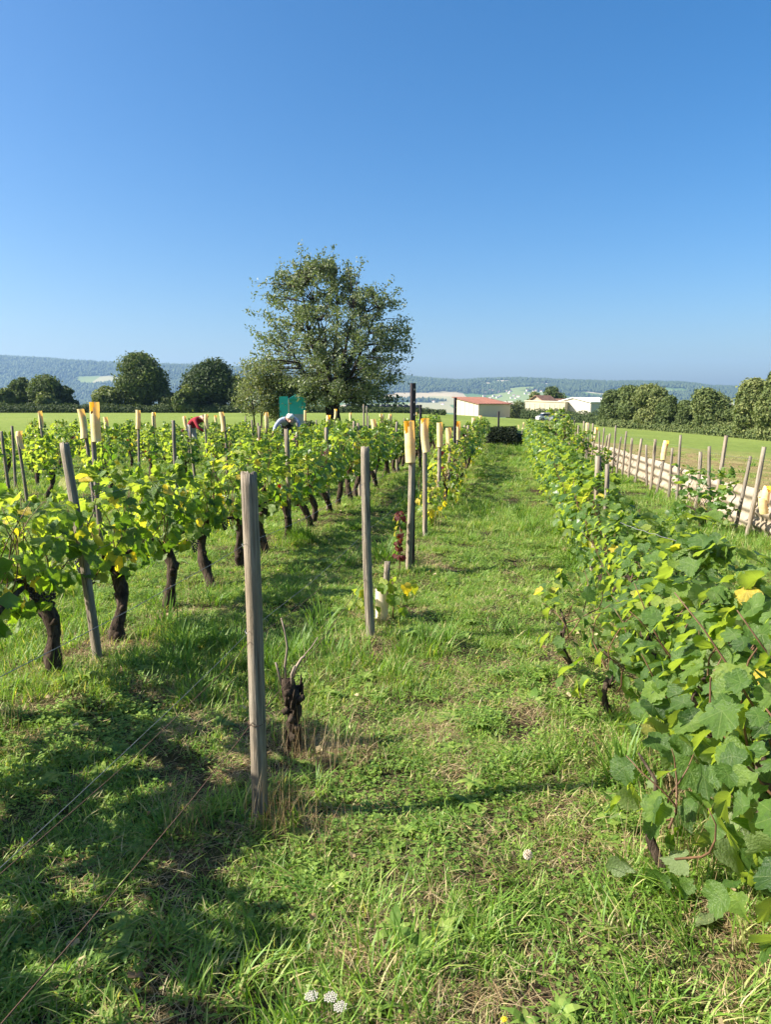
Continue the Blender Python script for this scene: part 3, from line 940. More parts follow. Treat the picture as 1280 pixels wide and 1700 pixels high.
# ------------------------------------------------------------------ trellis wires
def wire(name, pts, label, mat, r=.0009, sag=.02):
    out_ = []
    for a, b_ in zip(pts[:-1], pts[1:]):
        a, b_ = Vector(a), Vector(b_)
        for k in range(8):
            t = k / 8
            q = a.lerp(b_, t); q.z -= sag * 4 * t * (1 - t) * (b_ - a).length / 2
            q += Vector((sq.uniform(-1, 1), sq.uniform(-1, 1), sq.uniform(-1, 1))) * .003
            out_.append(q)
    out_.append(Vector(pts[-1]))
    mb = MB(); mb.tube(out_, r, 5)
    return tag(link(name, mb.mesh(name, MAT[mat], True)), label, "wire", "trellis wires")
def on_a(Y, h, side=.031):
    x = row_x('A', Y); return (x + side, Y - .01, gz(x, Y) + h)
wire("trellis_wire", [on_a(.35, 1.18), on_a(2.56, 1.09), on_a(4.66, 1.07), on_a(6.64, 1.05), on_a(8.5, 1.05)], "top grey wire strung past the thick near post", 'wire')
wire("trellis_wire", [on_a(.35, .80), on_a(2.56, .76), on_a(4.66, .74), on_a(6.64, .74), on_a(8.5, .74)], "middle grey wire strung past the thick near post", 'wire')
wire("trellis_wire", [on_a(.35, .86), on_a(2.54, .72), on_a(4.64, .70)], "thin rusty wire just beside the middle grey wire", 'rust', .0011, .05)
wire("trellis_wire", [on_a(.35, .55), on_a(2.56, .40), on_a(4.66, .42), on_a(6.64, .40)], "lowest rusty wire running down to the bottom corner", 'rust', .0017, .03)
for r, rw in (('B', "second"), ('C', "third"), ('D', "fourth")):
    for h, hn in ((.72, "lower"), (1.05, "upper")):
        wire("trellis_wire", [(row_x(r, Y) + .03, Y, gz(row_x(r, Y), Y) + h) for Y in (1, 5, 9, 13, 17, 21, 25)], f"{hn} wire of the {rw} vine row from the path", 'wire', .0014)
wire("trellis_wire", [at(1030, 868, 3.9), at(1110, 893, 3.6), at(1215, 930, 3.2)], "pale twisted wire loose above the hedge-like vine row", 'wire', .0018, .03)
wire("trellis_wire", [(STAKE[0] + STAKE[1] * Y - .03, Y, gz(STAKE[0] + STAKE[1] * Y, Y) + 1.02) for Y in (6, 9, 12, 15, 18, 21, 24)], "thin wire joining the tops of the stakes before the fence", 'wire', .0015)
p1 = Vector((row_x('A', 2.57), 2.57, 0))
near_post = next(o for o in COL.objects if o.get("label", "").startswith("thick bare weathered post"))
for k, h in enumerate((1.09, .76, .40)):
    mb = MB()
    t = h / 1.4
    ring = [(.0325 * math.cos(a * .5236), .0325 * math.sin(a * .5236), (h + .05 + .004 * math.sin(a)) / 1.41) for a in range(13)]
    rm = bpy.data.meshes.new("wire_loop")
    mb.tube([(x, y, z * 1.41) for x, y, z in ring], .0016, 5)
    o = link("wire_loop", mb.mesh("wire_loop", MAT['rust' if k == 2 else 'wire'], True), near_post)
    o.scale = (1, 1, 1 / near_post.matrix_basis.to_scale().z)

# ------------------------------------------------------------------ corrugated fence
def fence_panel(Y0, Y1, h, label, seed):
    q = random.Random(seed)
    xa, xb = FENCE[0] + FENCE[1] * Y0, FENCE[0] + FENCE[1] * Y1
    ga, gb = gz(xa, Y0), gz(xb, Y1)
    d = Vector((xb - xa, Y1 - Y0, 0)); L = d.length; d.normalize()
    nrm = Vector((d.y, -d.x, 0))
    v = []; f = []
    nz, ns = 44, 6
    lean = q.uniform(-.02, .05)
    for th in (0, .007):
        for i in range(ns + 1):
            s = i / ns
            for j in range(nz + 1):
                t = j / nz
                z = -.06 + t * (h + .06)
                wv = .027 * math.sin((z + .02) / .185 * 2 * math.pi) + lean * t + .010 * math.sin(s * 3 + seed)
                p_ = Vector((xa, Y0, 0)) + d * (L * s) + nrm * (wv + th)
                v.append((p_.x, p_.y, ga + (gb - ga) * s + z + q.uniform(-.003, .003) * (j == nz)))
    S = (ns + 1) * (nz + 1)
    for i in range(ns):
        for j in range(nz):
            a = i * (nz + 1) + j; b_ = a + nz + 1
            f.append((a, a + 1, b_ + 1, b_)); f.append((S + a, S + b_, S + b_ + 1, S + a + 1))
    for i in range(ns):
        a = i * (nz + 1) + nz; b_ = a + nz + 1
        f.append((a, S + a, S + b_, b_))
    for i in (0, ns):
        for j in range(nz):
            a = i * (nz + 1) + j
            f.append((a, S + a, S + a + 1, a + 1))
    mb = MB(); mb.add(v, f)
    return tag(link("corrugated_sheet", mb.mesh("corrugated_sheet", MAT['cement'], True)), label, "fence panel", "corrugated sheets along the field edge")
yy = 5.6
k = 0
sheets = [(5.6, 8.05, .56), (8.0, 10.5, .58), (10.45, 12.95, .55), (12.9, 15.4, .58), (15.35, 17.85, .56), (17.8, 20.3, .58), (20.25, 22.75, .55)]
for k, (a, b_, h) in enumerate(sheets):
    fence_panel(a, b_, h, f"cream corrugated cement sheet behind the stakes, {ORD[k]} from the near end", 40 + k)
# ------------------------------------------------------------------ vine leaves
def leaf_shape(half):
    pts = list(half) + [(360 - a, r) for a, r in reversed(half) if a not in (0, 180)]
    return pts
HALF_NEAR = [(0, 1.0), (5, .93), (9, .96), (15, .86), (20, .88), (27, .72), (33, .84), (39, .84), (45, .94), (51, .95), (57, .90), (62, .93), (69, .84), (75, .85),
             (83, .70), (91, .80), (98, .79), (107, .86), (115, .82), (124, .82), (133, .74), (143, .76), (154, .66), (168, .50)]
HALF_FAR = [(0, 1.0), (28, .76), (52, .95), (86, .76), (118, .84), (160, .60)]
def leaf_geo(half, q, stalk=True):
    fold = q.uniform(.0, .75); cup = q.uniform(-.2, .45); droop = q.uniform(.0, .75); tw = q.uniform(-.35, .35)
    ph = q.uniform(0, 6.28); rip = q.uniform(-.03, .05)
    def bend(x, y, ang=0, r=0):
        z = fold * abs(x) - cup * x * x - droop * max(0, y) ** 2 + tw * x * y + .09 * r * math.sin(3 * R(ang) + ph) + rip * r * math.cos(R(ang) * 360 / 52)
        return (x, y, z)
    o = leaf_shape(half)
    v = [(0, 0, 0)]
    uv = [(0, 0)]
    for a, r in o:
        r *= 1 + q.uniform(-.06, .06)
        x, y = r * math.sin(R(a)), r * math.cos(R(a))
        v.append(bend(x, y, a, r)); uv.append((x, y))
    n_ = len(o)
    f = [(0, i + 1, (i + 1) % n_ + 1) for i in range(n_)]
    f = [(a, c, b) for a, b, c in f]
    if stalk:
        b0 = len(v)
        v += [(-.02, 0, 0), (.02, 0, 0), (.015, -.55, -.35), (-.015, -.55, -.35)]; uv += [(0, 0)] * 4
        f.append((b0, b0 + 1, b0 + 2, b0 + 3))
    return np.array(v), f, uv
lq = random.Random(77)
NEAR_LEAVES = {}    # colour class -> meshes
def near_leaf_mesh(tint, seed):
    q = random.Random(seed)
    v, f, uv = leaf_geo(HALF_NEAR, q)
    mb = MB(); mb.add(v, f, tint)
    me = mb.mesh("leaf", MAT['leaf'], smooth=True)
    ul = me.uv_layers.new(name="UVMap")
    li = np.empty(len(me.loops), np.int32); me.loops.foreach_get("vertex_index", li)
    ul.data.foreach_set("uv", np.array(uv)[li].astype(np.float32).ravel())
    return me
TINTS = (.12, .22, .32, .42, .52, .62, .72, .9)
for ti, t in enumerate(TINTS):
    NEAR_LEAVES[t] = [near_leaf_mesh(t, 500 + ti * 10 + k) for k in range(5)]
NEAR_RED = [near_leaf_mesh(1.0, 700 + k) for k in range(2)]
FAR_LEAVES = [leaf_geo(HALF_FAR, random.Random(800 + k), False) for k in range(10)]

def frame(n_, tip):
    n_ = n_.normalized()
    y = tip - n_ * tip.dot(n_)
    y = y.normalized() if y.length > 1e-5 else Vector((0, 1, 0))
    x = y.cross(n_)
    return Matrix((x, y, n_)).transposed()

def layout(q, style, nleaf, yellow=.05, red=0.0, shift=0.0):
    """leaf places on one vine: (position, frame, size, tint); local x across the row, y along it"""
    out_ = []
    if style == 'L': cz, hh, hw, hl = .77, .31, .22, .31
    elif style == 'R': cz, hh, hw, hl = .50, .46, .27, .42
    elif style == 'Y': cz, hh, hw, hl = .48, .38, .22, .34     # young, thin
    elif style == 'S': cz, hh, hw, hl = .30, .25, .22, .30
    gr = q.uniform(.85, 1.2); cz += hh * (gr - 1) * .8; hh *= gr; hw *= q.uniform(.8, 1.2)
    bul = [(q.uniform(-hl, hl), q.uniform(0, 6.28), q.uniform(.5, 1.35)) for _ in range(8)]
    nshoot = {'L': 5, 'R': 5, 'Y': 3, 'S': 1}[style]
    tops = int(nleaf * .16)
    for k in range(nleaf - tops):
        y = q.uniform(-hl, hl); a = q.uniform(0, 6.283)
        rr_ = 1 - (q.random() ** 1.6) * .75
        b = min(bul, key=lambda t: (t[0] - y) ** 2 / .05 + (1 - math.cos(t[1] - a)))[2]
        rr_ *= (.78 + .3 * b)
        cr, sr = math.cos(a), math.sin(a)
        x = hw * rr_ * cr * (1.0 + (.15 if sr < 0 and style == 'R' else 0)); z = cz + hh * rr_ * sr
        if z < .05: z = q.uniform(.05, .2)
        o = Vector((cr, q.uniform(-.5, .5), sr * .8))
        n_ = o * .75 + Vector((q.gauss(0, .38), q.gauss(0, .38), .55 + q.gauss(0, .35)))
        tip = Vector((cr * .6 + q.gauss(0, .4), q.gauss(0, .5), -.9))
        t = q.gauss(.38, .15) + ((.16 if style == 'L' else .08) if z > cz + .4 * hh else 0) + shift
        if q.random() < yellow: t = q.uniform(.75, .92)
        if q.random() < red: t = 1.0
        out_.append((Vector((x, y, z)), frame(n_, tip), q.uniform(.030, .068), min(1, max(.03, t))))
    for s in range(nshoot):
        y0 = q.uniform(-hl * .9, hl * .9); x0 = q.uniform(-hw * .6, hw * .6)
        ln = q.uniform(.05, .17); lx, ly = q.uniform(-.25, .25), q.uniform(-.2, .2)
        if style == 'R' and q.random() < .6: lx = q.choice((-1, 1)) * q.uniform(.5, 1.0); ln *= .7
        m_ = max(1, tops // nshoot)
        for k in range(m_):
            u_ = (k + 1) / m_
            p = Vector((x0 + lx * ln * u_ * 1.3, y0 + ly * ln * u_, cz + hh * .85 + ln * u_))
            n_ = Vector((q.gauss(0, .7), q.gauss(0, .7), .6)); tip = Vector((q.gauss(0, 1), q.gauss(0, 1), -.4))
            out_.append((p, frame(n_, tip), q.uniform(.035, .062) * (1.1 - .5 * u_), min(.8, max(.05, q.gauss(.52, .1) + shift))))
    return out_

def foliage_mesh(places, name="foliage", scale=1.1):
    mb = MB()
    q = random.Random(len(places))
    for p, fr, s, t in places:
        v, f, _ = q.choice(FAR_LEAVES)
        w_ = (np.array(fr) @ (v * s * scale).T).T + np.array(p)
        mb.add(w_, f, t)
    return mb.mesh(name, MAT['leaf_far'], smooth=False)

def trunk_mesh(q, H=.52, r=.036, lean=(0, 0), arms=True):
    mb = MB()
    n_ = 14
    pts = []; rad = []
    ph = q.uniform(0, 6.28)
    for i in range(n_):
        t = i / (n_ - 1)
        pts.append((lean[0] * (1 - t) * 1 + .034 * math.sin(ph + t * 5), lean[1] * (1 - t) + .034 * math.cos(ph * 2 + t * 4), -.06 + t * (H + .06)))
        rad.append(r * (1.35 - .9 * t + .75 * t * t + .13 * math.sin(t * 13 + ph)) * q.uniform(.92, 1.1))
    mb.tube(pts, rad, 11, jit=.22, rng=q)
    for kn in range(6):
        i_ = q.randrange(1, n_ - 1); a_ = q.uniform(0, 6.28); p_ = pts[i_]; rr_ = rad[i_]
        mb.tube([(p_[0] + rr_ * .5 * math.cos(a_), p_[1] + rr_ * .5 * math.sin(a_), p_[2] - .02), (p_[0] + rr_ * 1.15 * math.cos(a_), p_[1] + rr_ * 1.15 * math.sin(a_), p_[2] + .015)], [rr_ * .7, rr_ * .35], 7, jit=.2, rng=q)
    if arms:
        hx_, hy_, hz_ = pts[-1]
        for sgn in (-1, 1):
            L = q.uniform(.18, .30)
            pp = [(hx_, hy_, hz_ - .03), (hx_ + q.uniform(-.03, .03), hy_ + sgn * L * .4, hz_ + .06), (hx_ + q.uniform(-.04, .04), hy_ + sgn * L, hz_ + .08 + q.uniform(-.02, .05))]
            mb.tube(pp, [r * .75, r * .5, r * .35], 7, jit=.15, rng=q)
    return mb.mesh("trunk", MAT['bark'], smooth=True)

def canes_mesh(q, H, cz, hh, hw, hl, n_=9):
    mb = MB()
    for k in range(n_):
        y0 = q.uniform(-.25, .25); y1 = y0 + q.uniform(-.25, .25); x1 = q.uniform(-hw, hw)
        z0 = H + q.uniform(-.05, .08); z1 = cz + hh * q.uniform(.5, 1.2)
        bx_ = q.uniform(-.10, .10); by_ = q.uniform(-.12, .12)
        pts = [(x1 * t + bx_ * math.sin(t * 3.1) + q.uniform(-.008, .008), y0 + (y1 - y0) * t + by_ * math.sin(t * 3.1) + q.uniform(-.008, .008), z0 + (z1 - z0) * t) for t in (0, .17, .34, .5, .67, .84, 1)]
        mb.tube(pts, [.0045, .0042, .0038, .0034, .003, .0024, .0016], 5)
    return mb.mesh("canes", MAT['cane'], True)

def grape_mesh(q):
    mb = MB()
    bm = bmesh.new(); bmesh.ops.create_icosphere(bm, subdivisions=1, radius=1)
    bv = np.array([v.co[:] for v in bm.verts]); bf = [tuple(v.index for v in f.verts) for f in bm.faces]; bm.free()
    for k in range(34):
        t = k / 34
        rad = .034 * (1 - t) ** .6 + .004
        a = k * 2.4
        mb.add(bv * q.uniform(.0075, .0095) + np.array([rad * math.cos(a), rad * math.sin(a), -.11 * t]), bf)
    mb.tube([(0, 0, 0), (0, 0, .05)], .002, 5)
    return mb.mesh("grape_cluster", MAT['grape'], True)
GRAPES = [grape_mesh(random.Random(k)) for k in range(3)]

RZ = -math.atan(M_ROW)
vq = random.Random(9)
FARV = {}
for style, cnt, nl in (('L', 9, 190), ('R', 7, 250), ('Y', 5, 100)):
    FARV[style] = []
    for k in range(cnt):
        q = random.Random(900 + k + ord(style) * 10)
        pl = layout(q, style, nl, yellow=.05 if style == 'R' else (.10 if style == 'L' else .3), red=.012 if style != 'R' else 0.0, shift={'L': -.01, 'R': -.06, 'Y': .18}[style])
        H = {'L': .52, 'R': .32, 'Y': .34}[style]
        FARV[style].append((trunk_mesh(q, H, .034 if style != 'Y' else .016, (q.uniform(-.05, .05), q.uniform(-.10, .10))),
                            canes_mesh(q, H, .8 if style == 'L' else .55, .35, .24, .4, 8), foliage_mesh(pl)))

def vine_near(r, Y, style, nleaf, label, lean=(0, 0), grapes=0, seed=0, yellow=.05, group=None, H=None, cx=None):
    q = random.Random(3000 + seed)
    x = row_x(r, Y) - lean[0] * 1.0 if cx is None else cx
    e = thing("grapevine", label, "grapevine", (x, Y, gz(x, Y)), RZ, group)
    H = H or {'L': .50, 'R': .30, 'Y': .32, 'S': .22}[style]
    link("trunk", trunk_mesh(q, H, .037 if style in 'LR' else .014, lean), e)
    hw = {'L': .27, 'R': .36, 'Y': .2, 'S': .18}[style]
    for _ in range({'L': 10, 'R': 7}.get(style, 4)):
        link("cane", canes_mesh(q, H, {'L': .76, 'R': .52, 'Y': .48, 'S': .3}[style], .33 if style in 'LR' else .25, hw, .4, 1), e)
    for p, fr, s, t in layout(q, style, nleaf, yellow, 0.0, .04 if style == 'L' else -.06):
        tt = min(TINTS, key=lambda z: abs(z - t))
        me = q.choice(NEAR_LEAVES[tt])
        o = link("leaf", me, e, mat4=Matrix.Translation(p) @ (fr @ Matrix.Scale(s, 3)).to_4x4())
    for k in range(grapes):
        o = link("grape_cluster", q.choice(GRAPES), e, (q.uniform(-.1, .2), q.uniform(-.3, .3), q.uniform(.48, .62)))
        o.scale = [q.uniform(.75, 1.0)] * 3
    return e

def vine_far(r, Y, style, label, group, k=None, sc=1.0):
    x = row_x(r, Y) + vq.uniform(-.05, .05)
    tr, cn, fo = vq.choice(FARV[style]) if k is None else FARV[style][k]
    e = thing("grapevine", label, "grapevine", (x, Y, gz(x, Y)), RZ + vq.choice((0, math.pi)) + vq.uniform(-.1, .1), group)
    e.scale = (vq.uniform(.9, 1.15) * sc, vq.uniform(.95, 1.15) * sc, vq.uniform(.84, 1.06) * sc)
    link("trunk", tr, e); kind(link("canes", cn, e), "stuff"); kind(link("foliage", fo, e), "stuff")
    return e

# second row: eight vines near enough to tell leaf from leaf
GB = "vines of the second row"
bY = [.7, 1.4, 2.05, 2.72, 3.40, 4.04, 4.77, 5.43, 6.14, 6.85]
leanB = {4.04: (.16, .02), 4.77: (.10, -.06), 5.43: (.06, .05), 6.14: (.08, 0)}
for k, Y in enumerate(bY):
    lab = f"green grapevine, {ORD[k]} from the near end of the second row"
    if Y in leanB or Y > 6.5:
        lab = {4.04: "grapevine on the thick dark trunk nearest the picture's edge, beside the leaning post", 4.77: "grapevine with dark grape bunches just past the leaning post",
               5.43: "grapevine on a tall dark trunk, second past the leaning post", 6.14: "grapevine on a thin pale-barked trunk, third past the leaning post"}.get(Y, f"green grapevine, {ORD[k]} from the near end of the second row")
        vine_near('B', Y, 'L', 210, lab, leanB.get(Y, (0, .04)), 3 if Y < 6 else 2, k, .07, GB)
    elif Y > 3:
        vine_near('B', Y, 'L', 150, lab, (0, 0), 0, k, .05, GB)
    else:
        vine_far('B', Y, 'L', lab, GB, sc=1.28)
k = len(bY)
Y = 7.55
while Y < 27.5:
    vine_far('B', Y, 'L', f"leafy grapevine, {ORD[k]} from the near end of the second row", GB); k += 1; Y += .70 + vq.uniform(-.06, .06)
# rows farther left
for r, y0, y1, step in (('C', 11.5, 26.5, .75), ('D', 10.5, 26, .80), ('E', 10, 25.5, .82), ('F', 12.2, 25, .85), ('G', 14.5, 25, .9), ('H', 17, 24.5, .95), ('I', 19.5, 24, 1.0)):
    Y = y0; k = 0
    while Y < y1:
        xp = 640 + FPX * row_x(r, Y) / Y
        if vq.random() > .14 and not (308 < xp < 346 and 13.5 < Y < 23.2) and not (455 < xp < 492 and 12.5 < Y < 18.2):
            vine_far(r, Y, 'L', f"leafy grapevine, {ORD[k]} in view along {row_name(r)}", "vines of " + row_name(r), sc=1.0 if Y < 13 else .90); k += 1
        Y += step + vq.uniform(-.08, .08)
# row beside the path: gaps at first, then young yellowing vines, then a full row
GA = "vines of the row beside the path"
k = 0
for Y, st in ((9.6, 'Y'), (10.7, 'Y'), (11.5, 'Y'), (12.4, 'Y')):
    vine_far('A', Y, st, f"small yellowing vine, {ORD[k]} of the young vines beside the path", GA, sc=.8 if Y < 10 else 1.0); k += 1
k = 0; Y = 13.2
while Y < 28.6:
    vine_far('A', Y, 'L' if vq.random() < .6 else 'Y', f"leafy vine, {ORD[k]} of the full stretch beside the path", GA, sc=.9); k += 1; Y += .72 + vq.uniform(-.08, .08)
# low hedge-like row right of the path
GR = "vines of the low hedge-like row"
rY = [1.55, 2.2, 2.85, 3.5, 4.2, 4.9, 5.6, 6.35]
for k, Y in enumerate(rY):
    vine_near('R', Y, 'R', [190, 295, 300, 290, 270, 250, 240, 220][k], ["vine nearest the picture's bottom corner, large dark leaves trailing to the grass", "sprawling large-leaved vine, second from the near end of the low row",
              "sprawling vine, third from the near end of the low row", "sprawling vine, fourth from the near end of the low row", "sprawling vine, fifth from the near end of the low row",
              "sprawling vine, sixth from the near end of the low row", "sprawling vine, seventh from the near end of the low row", "sprawling vine, eighth from the near end of the low row"][k],
              (0, 0), 0, 50 + k, .012, GR).scale = ((1.2, 1.2, 1.12, 1.0, .9, .86, .86, .86)[k], 1, (1.12, 1.14, .98, .84, .82, .84, .84, .84)[k])
for (px_, py_, lab, sd) in ((940, 1085, "low trailing vine shoot spilling into the grass path beside the low row", 71), (1095, 1385, "low trailing vine shoot on the grass near the picture's bottom corner", 72), (1015, 1150, "low trailing vine shoot between the other two along the path edge", 73)):
    a_, b_ = px_dir(px_, py_); Yt = (EYE - .12) / -b_
    vine_near('R', Yt, 'S', 42, lab, (0, 0), 0, sd, .04, "trailing shoots of the low row", None, a_ * Yt)
k = len(rY); Y = 7.05
while Y < 28.5:
    vine_far('R', Y, 'R', f"dense sprawling vine, {ORD[k]} from the near end of the low row", GR, sc=1.0); k += 1; Y += .66 + vq.uniform(-.06, .06)
# tall bushy vines between the low row and the stakes, far end
for k, (x, Yv, s) in enumerate(((1010, 9.3, .6), (1178, 9.2, .95), (968, 19, .85), (940, 24, 1.15), (925, 26, 1.3), (1000, 15.5, .7), (955, 25, .9))):
    px_ = at(x, 700, Yv).x
    tr, cn, fo = FARV['L' if k != 1 else 'R'][k % 7]
    e = thing("grapevine", ["bushy vine in the gap between the low row and the stakes", "bushy low vine growing against the corrugated sheets"][k] if k < 2 else f"bushy vine among the far stakes, {ORD[k - 2]} counting along the fence",
              "grapevine", (px_, Yv, gz(px_, Yv)), RZ + k, "vines beside the stakes")
    e.scale = (s, s, s * (1.0 if k != 1 else .8))
    link("trunk", tr, e); kind(link("canes", cn, e), "stuff"); kind(link("foliage", fo, e), "stuff")

# dead stump with dry canes, nearest in the row beside the path
sx, sy = row_x('A', 3.11) + .01, 3.11
e = thing("vine_stump", "dead dark vine stump with dry upright canes beside the thick near post", "vine stump", (sx, sy, gz(sx, sy)), 0)
q = random.Random(4)
mb = MB()
kp = [(.015, 0, -.05), (.012, .01, .05), (-.008, 0, .14), (.008, .01, .22), (-.010, 0, .30), (-.03, .01, .37)]
kr = [.030, .022, .024, .031, .036, .022]
tt_ = np.linspace(0, 5, 24)
pts = [tuple(np.interp(s_, range(6), [p_[i_] for p_ in kp]) + q.uniform(-.003, .003) for i_ in range(3)) for s_ in tt_]
mb.tube(pts, [np.interp(s_, range(6), kr) * q.uniform(.85, 1.15) for s_ in tt_], 15, jit=.24, rng=q)
for k in range(22):
    a = q.uniform(0, 6.28); z = q.uniform(0, .3); r0_ = np.interp(z, [0, .14, .3], [.03, .03, .044])
    mb.tube([(r0_ * math.cos(a), r0_ * math.sin(a), z), (r0_ * 1.1 * math.cos(a + .2), r0_ * 1.1 * math.sin(a + .2), z + .05), (r0_ * 1.25 * math.cos(a + .3), r0_ * 1.25 * math.sin(a + .3), z + .08)], [.008, .006, .002], 4)
for k in range(9):
    a = q.uniform(0, 6.28); z = q.uniform(.10, .34)
    mb.tube([(.02 * math.cos(a), .02 * math.sin(a), z), (.055 * math.cos(a), .055 * math.sin(a), z + q.uniform(-.02, .03))], [.022, .012], 7, jit=.2, rng=q)
link("stump", mb.mesh("stump", MAT['bark'], True), e)
for pts, r in (([(-.03, 0, .35), (-.035, .01, .43), (-.02, .0, .52), (-.03, 0, .60), (-.045, 0, .66)], .006), ([(-.01, 0, .35), (.02, 0, .43), (.045, 0, .47), (.06, 0, .48)], .008), ([(.045, 0, .47), (.09, .01, .52), (.12, 0, .57)], .003),
               ([(-.05, 0, .34), (-.065, 0, .41), (-.075, 0, .45)], .006), ([(.0, -.01, .34), (.0, -.02, .40), (.015, -.02, .44)], .007)):
    mb = MB(); mb.tube(pts, [r, r * .9, r * .8, r * .7, r * .6][:len(pts)], 6, jit=.1, rng=q)
    link("dry_cane", mb.mesh("dry_cane", MAT['drycane'], True), e)

# sapling with a tree guard and short stake behind the second post
gp = at(636, 1010, 5.15); gx_, gy_ = gp.x, 5.15
stand("short_stake", STAKES[1], (gx_, gy_, gz(gx_, gy_) - .05), (gx_ + .005, gy_, gz(gx_, gy_) + .44), "short grey stake stuck in a pale tree guard", "stake")
mb = MB()
ring = []
for i in range(7):
    for k in range(12):
        a = k * math.pi / 6; rr_ = .042 * (1 + .12 * math.cos(a * 2))
        ring.append((rr_ * math.cos(a), rr_ * math.sin(a) * .8, i / 6 * .26))
mb.add(ring, [(i * 12 + k, i * 12 + (k + 1) % 12, (i + 1) * 12 + (k + 1) % 12, (i + 1) * 12 + k) for i in range(6) for k in range(12)])
tag(link("tree_guard", mb.mesh("tree_guard", MAT['guard'], True), loc=(gx_ - .01, gy_ - .01, gz(gx_, gy_) - .02)), "pale tube guard round the small yellow sapling behind the second post", "tree guard")
def sapling(x, y, n_, tint, H, label, seed, spread=.14, sz=.05):
    q = random.Random(seed)
    e = thing("vine_sapling", label, "vine sapling", (x, y, gz(x, y)), 0)
    mb = MB(); mb.tube([(0, 0, -.03), (.01, 0, H * .5), (0, .01, H)], [.006, .005, .003], 6)
    link("stem", mb.mesh("stem", MAT['cane'], True), e)
    for k in range(n_):
        z = H * q.uniform(.25, 1.05); a = q.uniform(0, 6.28); d = spread * q.random()
        fr = frame(Vector((math.cos(a), math.sin(a) - .5, q.uniform(.2, 1.0))), Vector((math.cos(a), math.sin(a), -.8)))
        me = q.choice(NEAR_RED) if tint == 'red' else q.choice(NEAR_LEAVES[q.choice(tint)])
        link("leaf", me, e, mat4=Matrix.Translation((d * math.cos(a), d * math.sin(a), z)) @ (fr @ Matrix.Scale(q.uniform(.7, 1.15) * sz, 3)).to_4x4())
sapling(gx_ + .07, gy_ - .03, 20, (.72, .9, .62, .72), .30, "small sapling with yellow leaves beside the pale tree guard", 1, .17)
sapling(gx_ - .12, gy_ - .15, 12, (.62, .72, .52), .26, "small yellow-green sapling just behind the second post", 2, .12, .045)
pr = at(663, 950, 6.55)
sapling(pr.x, 6.55, 34, 'red', .56, "sapling with dark red leaves beside the split yellow sleeve post", 3, .06, .034)
pr = at(716, 900, 8.95)
sapling(pr.x, 8.95, 26, (.72, .9, .62), .36, "yellow-leaved sapling at the foot of the second sleeved post", 4, .2, .05)
pr = at(736, 860, 10.9)
sapling(pr.x, 10.9, 24, (.9, .9, .72), .42, "bright yellow-leaved sapling at the foot of the third sleeved post", 5, .22, .05)

# fallen leaves lying in the grass
fl = random.Random(41); mb = MB()
for k in range(260):
    r_ = fl.choice('ABBRRR'); Y = fl.uniform(1.4, 11); x = row_x(r_, Y) + fl.gauss(0, .42)
    v, f, _ = fl.choice(FAR_LEAVES)
    fr = frame(Vector((fl.gauss(0, .35), fl.gauss(0, .35), 1)), Vector((fl.gauss(0, 1), fl.gauss(0, 1), 0)))
    mb.add((np.array(fr) @ (v * fl.uniform(.013, .027)).T).T + np.array((x, Y, gz(x, Y) + fl.uniform(.025, .05))), f, fl.uniform(0, 1))
o = kind(link("fallen_leaves", mb.mesh("fallen_leaves", MAT['straw'])), "stuff"); o["label"] = "dry brown fallen vine leaves lying in the grass"; o["category"] = "leaves"
# ------------------------------------------------------------------ trees, hedges
def leaf_quads(mb, P, Nn, size, tint, rng):
    """many small folded leaf faces at once"""
    n_ = len(P)
    Nn = Nn / np.maximum(1e-6, np.linalg.norm(Nn, axis=1, keepdims=True))
    rv = rng.normal(size=(n_, 3))
    t = rv - Nn * np.sum(rv * Nn, 1, keepdims=True); t /= np.maximum(1e-6, np.linalg.norm(t, axis=1, keepdims=True))
    bt = np.cross(Nn, t)
    s = size[:, None]
    lift = Nn * s * .25
    v = np.stack([P - t * s, P - bt * s * .5 + lift, P + t * s, P + bt * s * .5 + lift], 1).reshape(-1, 3)
    f = (np.arange(n_) * 4)[:, None, None] + np.array([[0, 1, 2], [0, 2, 3]])[None]
    o = mb.n
    mb.v.append(v); mb.a.append(np.repeat(tint, 4)); mb.n += len(v)
    ff = (f.reshape(-1, 3) + o).tolist()
    mb.f.extend([tuple(q) for q in ff]); mb.m.extend([0] * len(ff))

def blob_core(mb, c, r, rng, tint=0.1):
    bm = bmesh.new(); bmesh.ops.create_icosphere(bm, subdivisions=2, radius=1)
    v = np.array([q.co[:] for q in bm.verts]); f = [tuple(q.index for q in fc.verts) for fc in bm.faces]; bm.free()
    v = v * (1 + rng.uniform(-.18, .12, (len(v), 1)))
    mb.add(v * np.array(r) + np.array(c), f, tint)

